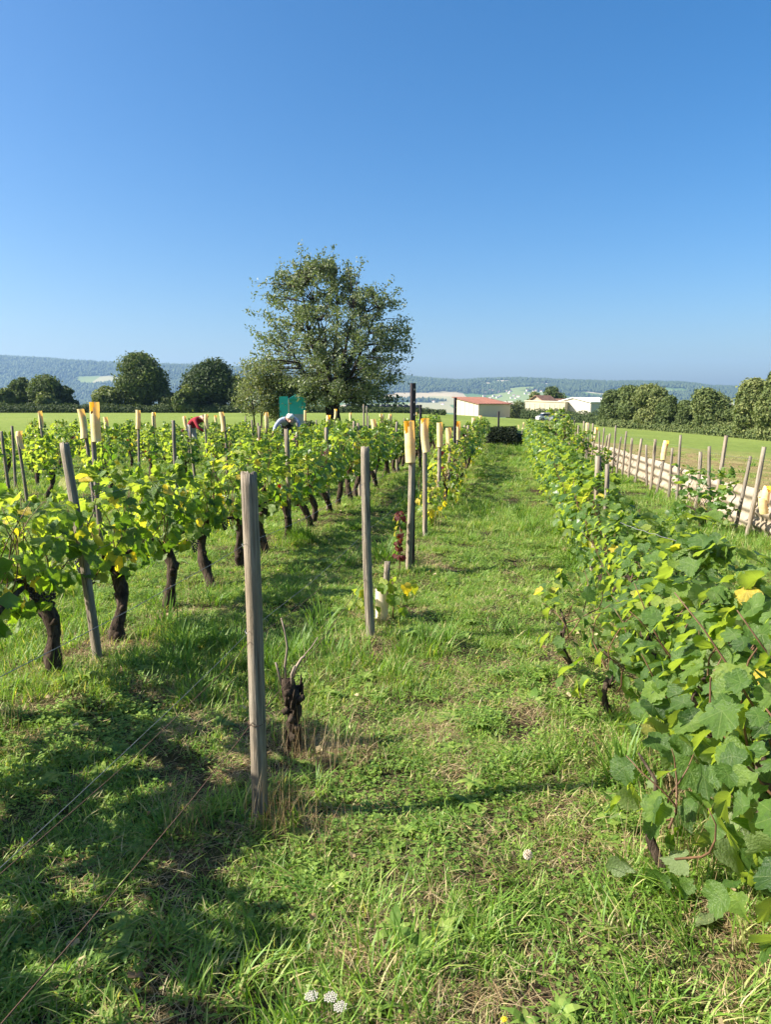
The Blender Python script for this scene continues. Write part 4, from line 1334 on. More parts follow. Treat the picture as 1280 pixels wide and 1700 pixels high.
def bushy_tree(name, label, x, Y, w, h, seed, tone=0.4, lobes=16, n_=5200, size=.24, base=.0, cat="tree", group=None, trunk=True, mat='tree_far', z0=None, sag=.75):
    rng = np.random.default_rng(seed)
    z0 = gz(x, Y) if z0 is None else z0
    e = thing(name, label, cat, (x, Y, z0 - .1), 0, group)
    mb = MB()
    ch = h - base
    L = []
    for k in range(lobes):
        t = (k + .5) / lobes
        zz = base + ch * (.10 + .80 * t)
        prof_ = math.sqrt(max(.05, 1 - ((t - .42) / .66) ** 2))
        a = rng.uniform(0, 6.28); d = rng.uniform(.25, .62) * prof_ * w / 2
        r = rng.uniform(.24, .36) * w * (.55 + .45 * prof_)
        L.append((np.array([d * math.cos(a), d * math.sin(a), zz]), np.array([r, r, r * rng.uniform(.62, .85)])))
    vol = np.array([r[0] ** 2 for c, r in L]); vol /= vol.sum()
    P, NN, T = [], [], []
    for (c, r), fr in zip(L, vol):
        blob_core(mb, c, r * .66, rng, .12 + tone * .3)
        m_ = int(n_ * fr)
        d = rng.normal(size=(m_, 3)); d /= np.linalg.norm(d, axis=1, keepdims=True)
        rad = .62 + .46 * rng.random(m_) ** .8 + .22 * (rng.random(m_) < .06)
        bumpy = 1 + .14 * np.sin(d[:, 0] * 7 + seed) * np.sin(d[:, 1] * 6) * np.cos(d[:, 2] * 5)
        p = c + d * r * (rad * bumpy)[:, None]
        p[:, 2] = np.maximum(p[:, 2], .1)
        P.append(p); NN.append(d + rng.normal(0, .55, (m_, 3)))
        T.append(np.clip(tone + rng.normal(0, .16, m_) + rng.uniform(-.12, .12), 0, 1))
    P = np.concatenate(P); NN = np.concatenate(NN); T = np.concatenate(T)
    leaf_quads(mb, P, NN, rng.uniform(.6, 1.6, len(P)) * size * 1.25, T, rng)
    link("crown", mb.mesh("crown", MAT[mat]), e)
    if trunk:
        tb = MB()
        q = random.Random(seed)
        tb.tube([(0, 0, -.2), (.03 * w, .02, h * .25), (-.01 * w, 0, h * .6)], [.045 * w, .035 * w, .02 * w], 9, jit=.1, rng=q)
        for k in range(4):
            a = k * 1.57 + q.uniform(-.4, .4)
            tb.tube([(.02 * w, 0, h * .28), (.2 * w * math.cos(a), .2 * w * math.sin(a), h * .5), (.3 * w * math.cos(a), .3 * w * math.sin(a), h * .7)], [.02 * w, .014 * w, .006 * w], 6)
        link("trunk", tb.mesh("trunk", MAT['tree_bark'], True), e)
    return e

def px_tree(name, label, x, ytop, wpx, Y, seed, **kw):
    c = at(x, ytop, Y); z0 = gz(c.x, Y)
    return bushy_tree(name, label, c.x, Y, wpx * Y / FPX * 1.0, (c.z - z0), seed, **kw)

# field-edge trees beyond the vines
FE = "trees along the far field edge"
px_tree("oak_tree", "tall dark rounded tree standing alone at the far field edge", 233, 585, 78, 126, 1, tone=.34, lobes=24, n_=16000, size=.19, group=FE, base=1.0)
px_tree("oak_tree", "broad dark dome-shaped tree at the far field edge, next to the cherry", 346, 600, 82, 125, 2, tone=.2, lobes=22, n_=15000, size=.19, group=FE, base=.6)
px_tree("oak_tree", "spreading tree in the clump at the picture's far edge, its middle", 78, 626, 66, 128, 3, tone=.4, lobes=14, n_=9000, size=.19, group=FE)
px_tree("oak_tree", "tree in the edge clump nearest the picture's border", 36, 627, 48, 129, 4, tone=.45, lobes=12, n_=7000, size=.19, group=FE)
px_tree("oak_tree", "small dark tree ending the clump towards the valley gap", 110, 638, 26, 127, 5, tone=.2, lobes=9, n_=2400, group=FE)
px_tree("bush", "grey-green bush in front of the edge clump", 74, 652, 36, 124, 6, tone=.75, lobes=9, n_=2600, trunk=False, cat="bush", group=FE)
px_tree("bush", "dark low bush at the very border of the picture", 2, 645, 34, 126, 7, tone=.45, lobes=9, n_=2400, trunk=False, cat="bush", group=FE)
px_tree("bush", "pale bush beside the tall dark tree, by the valley gap", 178, 645, 50, 125, 8, tone=.7, lobes=12, n_=3200, trunk=False, cat="bush", group=FE)
px_tree("bush", "round bush between the two dark trees", 274, 650, 34, 124, 9, tone=.45, lobes=10, n_=2600, trunk=False, cat="bush", group=FE)
px_tree("bush", "olive bush at the foot of the dome-shaped tree", 308, 638, 40, 121, 10, tone=.68, lobes=10, n_=3000, trunk=False, cat="bush", group=FE)
px_tree("oak_tree", "slim dark tree between the dome-shaped tree and the cherry", 394, 620, 36, 123, 12, tone=.3, lobes=11, n_=3000, group=FE)

def hedge(name, label, pts, hts, thick, n_, seed, tone=.3, size=.16, mat='tree_far', core=.0, cat="hedge"):
    rng = np.random.default_rng(seed)
    mb = MB()
    pts = [np.array(p, float) for p in pts]
    seg = [np.linalg.norm(b - a) for a, b in zip(pts[:-1], pts[1:])]
    tot = sum(seg)
    P, NN, T = [], [], []
    e = Vector((*pts[0], gz(*pts[0])))
    for (a, b, L, h0, h1) in zip(pts[:-1], pts[1:], seg, hts[:-1], hts[1:]):
        m_ = int(n_ * L / tot)
        s = rng.random(m_)
        d = (b - a) / L; nn = np.array([-d[1], d[0]])
        base = a + (b - a) * s[:, None]
        hh_ = (h0 + (h1 - h0) * s) * (.80 + .4 * fbm(s * L * .9, s * 0 + seed, seed, 3))
        ang = rng.uniform(-.25, math.pi + .25, m_)
        off = np.cos(ang) * thick / 2 * rng.uniform(.75, 1.08, m_)
        z = np.clip(np.sin(ang), 0, 1) ** .5 * hh_ * rng.uniform(.82, 1.06, m_)
        low = rng.random(m_) < .35
        z[low] *= rng.random(low.sum())
        X_ = base[:, 0] + nn[0] * off; Y_ = base[:, 1] + nn[1] * off
        P.append(np.stack([X_, Y_, ground_rough(X_, Y_) + z], 1))
        NN.append(np.stack([nn[0] * np.cos(ang), nn[1] * np.cos(ang), np.sin(ang) + .1], 1) + rng.normal(0, .5, (m_, 3)))
        T.append(np.clip(tone + rng.normal(0, .15, m_), 0, 1))
        for k in range(max(2, int(L / 1.2))):
            t = (k + .5) / max(2, int(L / 1.2)); c = a + (b - a) * t; hq = h0 + (h1 - h0) * t
            blob_core(mb, (c[0], c[1], gz(*c) + hq * .38), (max(.9, thick * .4), thick * .40, hq * .46), rng, .1)
    P = np.concatenate(P); NN = np.concatenate(NN)
    leaf_quads(mb, P, NN, rng.uniform(.6, 1.3, len(P)) * size, np.concatenate(T), rng)
    mb.v = [q - np.array(e) for q in mb.v]
    return tag(link(name, mb.mesh(name, MAT[mat]), loc=e), label, cat)
def gpt(x, Y): return (at(x, 680, Y).x, Y)
hedge("field_hedge", "long low clipped hedge along the far edge of the green field", [gpt(-60, 121), gpt(120, 121), gpt(250, 121), gpt(400, 121), gpt(560, 121), gpt(600, 121), gpt(740, 121)], [1.5, 1.5, 1.3, 1.5, 1.2, .9, 1.0], 1.6, 13000, 3)
hedge("farm_hedge", "dark trimmed hedge in front of the pale farm sheds", [gpt(868, 150), gpt(900, 146), gpt(940, 138), gpt(1000, 128)], [2.3, 2.3, 2.2, 2.0], 2.0, 6000, 4, tone=.3)
hedge("garden_hedge", "short dark hedge block closing the far end of the grass path", [(at(806, 735, 29.4).x, 29.4), (at(857, 735, 29.4).x, 29.4)], [.72, .72], .5, 5000, 5, tone=.4, size=.045, mat='hedge_dark')
hedge("valley_hedge", "grey-green scrub between the red-roofed shed and the farm", [gpt(842, 196), gpt(900, 200)], [4.5, 5.0], 3.0, 2500, 6, tone=.7, size=.3)

RH = "trees of the hedge across the sloping field"
for k, (x, yt, wp, Yd, tone, lab) in enumerate((
        (1022, 648, 50, 108, .25, "dark tree at the far end of the tree hedge, next to the farm"), (1052, 640, 58, 102, .40, "tree in the tree hedge, second from the farm"),
        (1084, 636, 60, 98, .66, "paler tree in the tree hedge, third from the farm"), (1112, 656, 40, 94, .38, "tree in the tree hedge, fourth from the farm"),
        (1142, 662, 38, 92, .22, "dark gap-filling tree in the tree hedge, fifth from the farm"), (1185, 645, 74, 86, .52, "broad rounded tree in the tree hedge, sixth from the farm"),
        (1228, 672, 40, 82, .5, "smaller olive tree in the tree hedge, seventh from the farm"), (1262, 626, 70, 76, .78, "tall pale willow-like tree ending the tree hedge at the picture's border"),
        (1304, 606, 80, 72, .70, "tall pale tree cut by the picture's border"))):
    px_tree("hedge_tree", lab, x, yt, wp, Yd, 30 + k, tone=tone, lobes=17, n_=17000, size=.13, group=RH)
hedge("scrub_hedge", "low scrub along the foot of the tree hedge", [gpt(1000, 104), gpt(1060, 98), gpt(1140, 90), gpt(1230, 78), gpt(1330, 68)], [1.0, 1.3, .9, 1.4, 1.2], 2.0, 7000, 8, tone=.5, size=.17)
px_tree("farm_tree", "round dark tree behind the stone farmhouse", 913, 641, 46, 215, 60, tone=.32, n_=3600, size=.35, group="trees behind the farm")
px_tree("farm_tree", "smaller pale tree beside the stone farmhouse", 888, 650, 26, 210, 61, tone=.6, n_=2200, size=.35, group="trees behind the farm")
px_tree("bush", "dark round shrub at the end of the farm hedge", 998, 690, 22, 122, 62, tone=.2, n_=1600, size=.2, trunk=False, cat="bush")

# the loose, airy cherry tree
def cherry():
    Y = 48.0; x0 = at(553, 705, Y).x; z0 = gz(x0, Y)
    q = random.Random(8); rng = np.random.default_rng(8)
    e = thing("cherry_tree", "big airy cherry tree in the middle, thick dark trunk, loose ragged crown", "tree", (x0, Y, z0), 0)
    S = Y / FPX * 1.01
    prof_ = [(1.2, 3.9, .2), (2.4, 4.8, .0), (4.0, 5.0, -.1), (5.8, 5.0, .1), (7.3, 4.7, .2), (8.5, 4.0, .1), (9.5, 2.9, -.7), (10.2, 2.0, -1.0), (10.7, .9, -1.2)]
    pz = [p[0] for p in prof_]; pw = [p[1] for p in prof_]; pc = [p[2] for p in prof_]
    tb = MB()
    tb.tube([(0, 0, -.3), (.05, 0, .5), (-.05, 0, 1.2), (-.05, 0, 1.9)], [.62, .50, .46, .52], 14, jit=.08, rng=q)
    nodes = []
    for k in range(13):
        a = k * 2.4 + q.uniform(-.3, .3); top = q.uniform(4.5, 9.8); w = np.interp(top, pz, pw) * q.uniform(.35, .8); c = np.interp(top, pz, pc)
        pts = []
        for i in range(9):
            t = i / 8
            pts.append(Vector((c * t + w * math.cos(a) * t ** .8 + q.uniform(-.12, .12), w * math.sin(a) * t ** .8 + q.uniform(-.12, .12), 1.5 + (top - 1.5) * t)))
        tb.tube(pts, [.20 * (1 - .87 * i / 8) for i in range(9)], 8)
        nodes += pts[1:]
    NP_ = np.array([n_[:] for n_ in nodes])
    P, NN, T, Z = [], [], [], []
    targets = []
    for k in range(560):
        z = q.uniform(1.6, 10.6) if k > 90 else q.uniform(1.4, 4.2)
        w = np.interp(z, pz, pw); c = np.interp(z, pz, pc); a = q.uniform(0, 6.28); r = w * (1 - .85 * q.random() ** 1.5)
        targets.append((c + r * math.cos(a), r * math.sin(a), z, 1.0))
    for (px_, py_, s) in ((500, 411, .5), (470, 440, .7), (452, 465, .7), (600, 436, .7), (577, 440, .7), (646, 470, .6), (662, 482, .7), (668, 506, .8), (676, 530, .7), (428, 490, .6), (422, 520, .7), (418, 548, .8), (424, 470, .5), (553, 418, .8), (535, 420, .8),
                          (672, 595, .9), (660, 630, .9), (425, 590, .9), (415, 640, 1.0), (440, 660, 1), (470, 655, 1), (640, 660, .9), (600, 668, 1.0), (625, 655, 1.0), (575, 660, 1), (520, 655, 1), (498, 640, 1)):
        p = at(px_, py_, Y + q.uniform(-1.5, .5)); targets.append((p.x - x0, p.y - Y, p.z - z0, s))
    for (x, y, z, s) in targets:
        t3 = np.array([x, y, z])
        d = np.linalg.norm(NP_ - t3 + np.array([0, 0, .5]), axis=1) + np.where(NP_[:, 2] > z + .3, 2.0, 0)
        b = NP_[int(np.argmin(d))]
        mid = (b + t3) / 2 + np.array([q.uniform(-.15, .15), q.uniform(-.15, .15), .12])
        tb.tube([tuple(b), tuple(mid), tuple(t3)], [.035, .022, .008], 4, cap=False)
        m_ = int(60 * s)
        u_ = rng.random((m_, 1)) ** .7
        pp = mid + (t3 - mid) * (.25 + u_) + rng.normal(0, .14, (m_, 3)) * np.array([1, 1, 1.1]) * (.7 + .5 * s)
        P.append(pp); NN.append(rng.normal(0, 1, (m_, 3)) + np.array([0, 0, .35]))
        side = -.02 * x  # leaf tint lighter towards the sun, darker away: side light put into the colour
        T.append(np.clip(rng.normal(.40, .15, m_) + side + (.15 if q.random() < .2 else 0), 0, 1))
    P = np.concatenate(P); NN = np.concatenate(NN); T = np.concatenate(T)
    cb = MB(); leaf_quads(cb, P, NN, rng.uniform(.075, .135, len(P)), T, rng)
    link("crown", cb.mesh("crown", MAT['tree_cherry']), e)
    link("trunk", tb.mesh("trunk", MAT['tree_bark'], True), e)
cherry()
def light_tree(x, ytop, wpx, Y, label, seed, stems):
    c = at(x, ytop, Y); z0 = gz(c.x, Y); h = c.z - z0; w = wpx * Y / FPX
    q = random.Random(seed); rng = np.random.default_rng(seed)
    e = thing("small_tree", label, "tree", (c.x, Y, z0), 0)
    tb = MB(); P, NN, T = [], [], []
    for s in range(stems):
        dx = q.uniform(-.3, .3) * w
        tb.tube([(dx * .5, 0, -.1), (dx * .7, .1, h * .35), (dx, 0, h * .8)], [.06, .045, .02], 7)
        for k in range(44):
            a = q.uniform(0, 6.28); z = h * q.uniform(.22, 1.0); r = w / 2 * math.sqrt(max(.1, 1 - ((z / h - .5) / .62) ** 2)) * math.sqrt(q.random())
            t3 = np.array([r * math.cos(a), r * math.sin(a), z]); b = np.array([dx * .8, .05, max(h * .2, z * .75)])
            tb.tube([tuple(b), tuple((b + t3) / 2 + np.array([0, 0, .1])), tuple(t3)], [.018, .012, .005], 4, cap=False)
            P.append(t3 + rng.normal(0, .2, (36, 3))); NN.append(rng.normal(0, 1, (36, 3)) + np.array([0, 0, .5])); T.append(np.clip(rng.normal(.72, .15, 36), 0, 1))
    P = np.concatenate(P); cb = MB(); leaf_quads(cb, P, np.concatenate(NN), rng.uniform(.06, .11, len(P)), np.concatenate(T), rng)
    link("crown", cb.mesh("crown", MAT['tree_cherry']), e); link("trunk", tb.mesh("trunk", MAT['tree_bark'], True), e)
light_tree(428, 602, 74, 46.5, "small yellow-green tree leaning out beside the cherry tree", 5, 3)
light_tree(466, 628, 50, 47.2, "low light-green tree between the cherry trunk and the teal cabin", 6, 2)

# dry weeds beside the people, and a dark woodpile by the trunk
def weed_clump(x, Y, h, label, seed, mt='straw'):
    q = random.Random(seed); mb = MB()
    for k in range(150):
        a = q.uniform(0, 6.28); r = .75 * math.sqrt(q.random())
        blade(mb, r * math.cos(a) * 1.6, r * math.sin(a) * .5, h * q.uniform(.5, 1.1), .022, q.uniform(0, 6.28), q.uniform(.1, .5), q.uniform(0, .6), 3)
    p = at(x, 700, Y)
    tag(link("weed_clump", mb.mesh("weed_clump", MAT[mt]), loc=(p.x, Y, gz(p.x, Y))), label, "weeds")
weed_clump(405, 24.5, .95, "tall dry weeds among the far vines before the green field", 1)
weed_clump(440, 25.5, 1.0, "tall dry weeds next to the stooping white-haired person", 2)
px_tree("bush", "dark low woody heap beside the cherry trunk", 517, 700, 30, 40, 63, tone=.05, lobes=8, n_=1500, size=.09, trunk=False, cat="bush")

# ------------------------------------------------------------------ buildings
MAT['cream_wall'] = plain("cream_cladding", (.50, .44, .32), .8, .06, .4)
MAT['grey_wall'] = plain("pale_grey_cladding", (.44, .42, .36), .8, .06, .4)
MAT['white_wall'] = plain("white_cladding", (.50, .46, .39), .7, .05, .4)
MAT['red_roof'] = plain("red_sheet_roof", (.22, .095, .065), .8, .15, .6)
MAT['white_roof'] = plain("white_sheet_roof", (.74, .74, .72), .6, .05, .6)
MAT['tile_roof'] = plain("brown_tile_roof", (.22, .12, .08), .9, .25, 1.2)
MAT['stone_wall'] = plain("stone_wall", (.36, .29, .22), .95, .25, 1.5)
MAT['dark_gap'] = plain("dark_opening", (.04, .04, .045), .8, .2, 1)
def shed(name, label, corner, ang, Lu, Lv, h0, h1, mats, kind_='mono', doors=0, panels=0, over=.4):
    """corner = nearest bottom corner; u runs back to the right from it, v back to the left"""
    u = np.array([math.cos(ang), math.sin(ang)]); v = np.array([-math.sin(ang), math.cos(ang)])
    z0 = gz(*corner) - .3
    e = thing(name, label, "building", (corner[0], corner[1], z0), ang)
    wall, roof, side = mats
    mb = MB()
    H0, H1 = h0 + .3, h1 + .3
    if kind_ == 'mono':
        V = [(0, 0, 0), (Lu, 0, 0), (Lu, Lv, 0), (0, Lv, 0), (0, 0, H0), (Lu, 0, H0), (Lu, Lv, H1), (0, Lv, H1)]
        F = [(0, 1, 5, 4), (1, 2, 6, 5), (2, 3, 7, 6), (3, 0, 4, 7)]
        mb.add(V, F)
        link("wall", mb.mesh("wall", MAT[wall]), e)
        rb = MB(); s = (H1 - H0) / Lv
        T = .18
        a = [(-over, -over, H0 - s * over + .02), (Lu + over, -over, H0 - s * over + .02), (Lu + over, Lv + over * 3, H1 + s * over * 3 + .02), (-over, Lv + over * 3, H1 + s * over * 3 + .02)]
        rb.add(a + [(x, y, z + T) for x, y, z in a], [(0, 3, 2, 1), (4, 5, 6, 7), (0, 1, 5, 4), (1, 2, 6, 5), (2, 3, 7, 6), (3, 0, 4, 7)])
        ro = link("roof", rb.mesh("roof", MAT[roof]), e)
        for k in range(int(Lu / 1.0)):
            sb = MB(); xk = .5 + k * 1.0
            sb.add([(xk - .04, -over, H0 - s * over + T + .02), (xk + .04, -over, H0 - s * over + T + .02), (xk + .04, Lv + over * 3, H1 + s * over * 3 + T + .02), (xk - .04, Lv + over * 3, H1 + s * over * 3 + T + .02),
                    (xk, -over, H0 - s * over + T + .09), (xk, Lv + over * 3, H1 + s * over * 3 + T + .09)], [(0, 4, 5, 3), (4, 1, 2, 5), (0, 1, 4), (3, 5, 2)])
            link("roof_seam", sb.mesh("roof_seam", MAT[roof]), ro)
    else:
        m_ = Lv / 2
        V = [(0, 0, 0), (Lu, 0, 0), (Lu, Lv, 0), (0, Lv, 0), (0, 0, H0), (Lu, 0, H0), (Lu, Lv, H0), (0, Lv, H0), (0, m_, H1), (Lu, m_, H1)]
        mb.add(V, [(0, 1, 5, 4), (1, 2, 6, 9, 5), (2, 3, 7, 6), (3, 0, 4, 8, 7)])
        link("wall", mb.mesh("wall", MAT[wall]), e)
        s = (H1 - H0) / m_; T = .15
        for sg in (0, 1):
            y0, y1 = (-over, m_) if sg == 0 else (Lv + over, m_)
            a = [(-over, y0, H0 - s * over + .02), (Lu + over, y0, H0 - s * over + .02), (Lu + over, y1, H1 + .02), (-over, y1, H1 + .02)]
            rb = MB(); rb.add(a + [(x, y, z + T) for x, y, z in a], [(0, 3, 2, 1), (4, 5, 6, 7), (0, 1, 5, 4), (1, 2, 6, 5), (2, 3, 7, 6), (3, 0, 4, 7)])
            link("roof_slope", rb.mesh("roof", MAT[roof]), e)
    for k in range(doors):
        db = MB(); wd = Lu / doors
        db.box(((k + .5) * wd, -.06, H0 * .46), (wd * .96, .08, H0 * .90))
        d = link("door", db.mesh("door", MAT[side]), e)
        hb = MB(); hb.box(((k + (.9 if k % 2 == 0 else .1)) * wd, -.13, H0 * .42), (.08, .06, .5)); link("handle", hb.mesh("handle", MAT['steel']), d)
    if doors == 2:
        gb = MB(); gb.box((Lu / 2, -.10, H0 * .47), (.14, .06, H0 * .90)); link("door_gap", gb.mesh("door_gap", MAT['dark_gap']), e)
    for k in range(panels):
        pb = MB(); wv = Lv / panels; hk = H0 if kind_ != 'mono' else H0 + (H1 - H0) * (k + .5) / panels
        pb.box((-.05, (k + .5) * wv, hk * .46), (.08, wv * .94, hk * .88)); link("panel", pb.mesh("panel", MAT[wall]), e)
    return e
c = at(795, 692, 172)
shed("barn", "low barn with red mono-pitch roof and cream end wall in the field", (c.x, 172), R(36), 10.6, 8.2, 2.9, 4.3, ('cream_wall', 'red_roof', 'grey_wall'), 'mono', 0, 5)
c = at(980, 690, 165)
shed("barn", "white gabled hangar with double doors behind the dark hedge", (c.x, 165), R(34), 9.4, 10.2, 4.6, 5.6, ('white_wall', 'white_roof', 'grey_wall'), 'gable', 2, 0)
c = at(938, 692, 168)
shed("barn", "long cream panelled farm shed between the farmhouse and white hangar", (c.x, 168), R(62), 5, 9.6, 4.3, 4.6, ('cream_wall', 'cream_wall', 'grey_wall'), 'mono', 0, 8, .1)
c = at(905, 690, 186)
shed("farmhouse", "stone farmhouse with steep dark tiled roof behind the cream shed", (c.x, 186), R(48), 7, 5.5, 4.6, 6.4, ('stone_wall', 'tile_roof', 'grey_wall'), 'gable', 0, 0)
c = at(925, 690, 192)
shed("farmhouse", "long farm building with reddish tiled roof behind the cream shed", (c.x, 192), R(30), 9, 6, 4.6, 5.9, ('stone_wall', 'tile_roof', 'grey_wall'), 'gable', 0, 0)

# wrapped bales behind the hedge
MAT['bale'] = plain("black_bale_wrap", (.018, .02, .026), .35, .3, 3, .5)
for k in range(13):
    Yb = 125.5
    x = at(578 + k * 9.6, 676, Yb).x
    mb = MB()
    mb.tube([(0, -.62, .62), (0, -.56, .62), (0, .56, .62), (0, .62, .62)], [.54, .61, .61, .54], 18)
    o = tag(link("silage_bale", mb.mesh("silage_bale", MAT['bale'], True), loc=(x, Yb + (k % 3) * .1, gz(x, Yb) + .25)), f"black wrapped silage bale behind the hedge, {ORD[k]} counting from the cherry tree", "silage bale", "row of black wrapped bales")

# two vehicles by the farm hedge
MAT['car_white'] = plain("white_car_paint", (.78, .76, .72), .35, .04, 2, .5)
MAT['car_dark'] = plain("grey_car_paint", (.16, .17, .18), .35, .1, 2, .5)
MAT['glass'] = plain("car_glass", (.03, .035, .04), .1, .1, 2, .6)
MAT['tyre'] = plain("tyre_rubber", (.02, .02, .02), .8, .1, 2)
MAT['rim'] = plain("wheel_rim", (.35, .35, .36), .4, .1, 2, .5, 0, .7)
def car(x, y, Y, rz, paint, label):
    p = at(x, y, Y)
    e = thing("parked_car", label, "car", (p.x, Y, gz(p.x, Y)), rz, "cars parked by the farm hedge")
    def hull(name, prof_, w, mat, taper=1.0):
        mb = MB(); n_ = len(prof_)
        v = [(a, -w, z) for a, z in prof_] + [(a, w, z) for a, z in prof_]
        mb.add(v, [tuple(range(n_)), tuple(range(2 * n_ - 1, n_ - 1, -1))] + [(i, n_ + i, n_ + (i + 1) % n_, (i + 1) % n_)[::-1] for i in range(n_)])
        return link(name, mb.mesh(name, MAT[mat]), e)
    hull("body", [(-2.0, .3), (-2.05, .75), (-1.7, .92), (-.9, .95), (1.4, .95), (1.9, .85), (2.05, .6), (2.0, .3)], .82, paint)
    hull("cabin", [(-1.5, .94), (-1.0, 1.42), (.5, 1.45), (1.1, .94)], .70, 'glass')
    hull("roof", [(-1.08, 1.42), (-1.0, 1.49), (.5, 1.50), (.62, 1.44)], .72, paint)
    for sx_ in (-1.25, 1.25):
        for sy_ in (-.78, .78):
            mb = MB(); mb.tube([(sx_, sy_ - .1, .32), (sx_, sy_ + .1, .32)], .32, 14); w_ = link("wheel", mb.mesh("wheel", MAT['tyre']), e)
            mb = MB(); mb.tube([(sx_, sy_ + (.1 if sy_ > 0 else -.12), .32), (sx_, sy_ + (.12 if sy_ > 0 else -.1), .32)], .18, 10); link("rim", mb.mesh("rim", MAT['rim']), w_)
    for s in (-.55, .55):
        mb = MB(); mb.box((2.0, s, .68), (.1, .3, .14)); link("headlight", mb.mesh("headlight", MAT['guard']), e)
car(909, 696, 136, R(10), 'car_white', "small white car parked before the farm hedge")
car(932, 697, 131, R(12), 'car_dark', "grey car parked beside the white one at the farm hedge")

# tiny houses of the village on the far slope
MAT['far_wall'] = plain("far_house_wall", (.66, .62, .54), .9, .1, .1)
MAT['far_roof'] = plain("far_house_roof", (.26, .16, .12), .9, .2, .1)
hq = random.Random(31)
spots_ = [(hq.uniform(800, 935), hq.uniform(648, 662)) for _ in range(40)] + [(142, 657), (150, 658), (138, 655), (205, 655), (720, 668), (735, 672), (690, 670), (1100, 650)]
for (x, y) in spots_:
    a, b_ = px_dir(x, y)
    ys = np.linspace(2500, 4500, 500)
    zz = hill_np(a * ys, ys) - (EYE + b_ * ys)
    if not (zz > 0).any(): continue
    Yh = ys[int(np.argmax(zz > 0))]; Xh = a * Yh
    L, W, H = hq.uniform(9, 17), hq.uniform(7, 9), hq.uniform(4.5, 6.5)
    village = 790 < x < 940
    e = thing("village_house", "tiny pale house of the village scattered on the far hillside" if village else "tiny lone pale house out in the far valley fields", "house",
              (Xh, Yh, float(hill_np(np.array([Xh]), np.array([Yh]))[0])), hq.uniform(-.6, .6), "far village houses" if village else "far lone valley houses")
    mb = MB(); mb.add([(-L / 2, -W / 2, -3), (L / 2, -W / 2, -3), (L / 2, W / 2, -3), (-L / 2, W / 2, -3), (-L / 2, -W / 2, H), (L / 2, -W / 2, H), (L / 2, W / 2, H), (-L / 2, W / 2, H), (-L / 2, 0, H + 3), (L / 2, 0, H + 3)],
                       [(0, 1, 5, 4), (1, 2, 6, 9, 5), (2, 3, 7, 6), (3, 0, 4, 8, 7)])
    link("wall", mb.mesh("wall", MAT['far_wall']), e)
    mb = MB(); mb.add([(-L / 2 - .4, -W / 2 - .5, H - .3), (L / 2 + .4, -W / 2 - .5, H - .3), (L / 2 + .4, 0, H + 3.1), (-L / 2 - .4, 0, H + 3.1), (-L / 2 - .4, W / 2 + .5, H - .3), (L / 2 + .4, W / 2 + .5, H - .3)], [(0, 1, 2, 3), (3, 2, 5, 4)])
    link("roof", mb.mesh("roof", MAT['far_roof']), e)

# teal cabin under the cherry branches
MAT['teal'] = plain("teal_panel", (.012, .30, .31), .55, .12, 2, .4)
MAT['teal_sunlit'] = plain("teal_door_sunlit", (.015, .36, .34), .5, .12, 2, .4)  # the cabin's teal made lighter, the door's sunlight put into the colour
MAT['teal_grey'] = plain("grey_blue_panel", (.22, .26, .30), .7, .12, 2)
Yc = 46.0
p = at(492, 700, Yc)
e = cabin = thing("garden_cabin", "small teal cabin with pitched roof and open door under the cherry branches", "cabin", (p.x, Yc, gz(p.x, Yc)), R(12))
cabin.scale = (1.08, 1.08, 1.08)
w = .46
def bx_(name, c_, s_, mat, par=None):
    mb = MB(); mb.box(c_, s_); return link(name, mb.mesh(name, MAT[mat]), par or e)
bx_("upper_panel", (0, 0, 1.28), (2 * w, .9, .86), 'teal'); bx_("lower_panel", (0, -.004, .42), (2 * w - .02, .88, .86), 'teal_grey')
bx_("corner_post", (-w - .02, -.45, .9), (.05, .05, 1.75), 'white_wall'); bx_("corner_post", (w + .02, -.45, .9), (.05, .05, 1.75), 'teal')
mb = MB(); mb.add([(-w - .08, -.55, 1.70), (w + .08, -.55, 1.70), (0, -.55, 2.02), (-w - .08, .55, 1.70), (w + .08, .55, 1.70), (0, .55, 2.02)], [(0, 1, 2), (3, 5, 4), (0, 2, 5, 3), (1, 4, 5, 2), (0, 3, 4, 1)])
link("roof", mb.mesh("roof", MAT['teal']), e)
d = bx_("door", (-w - .30, -.42, 1.0), (.50, .04, 1.75), 'teal_sunlit'); d.rotation_euler = (0, 0, 0)
bx_("handle", (-w - .50, -.46, 1.0), (.03, .05, .14), 'steel', d)

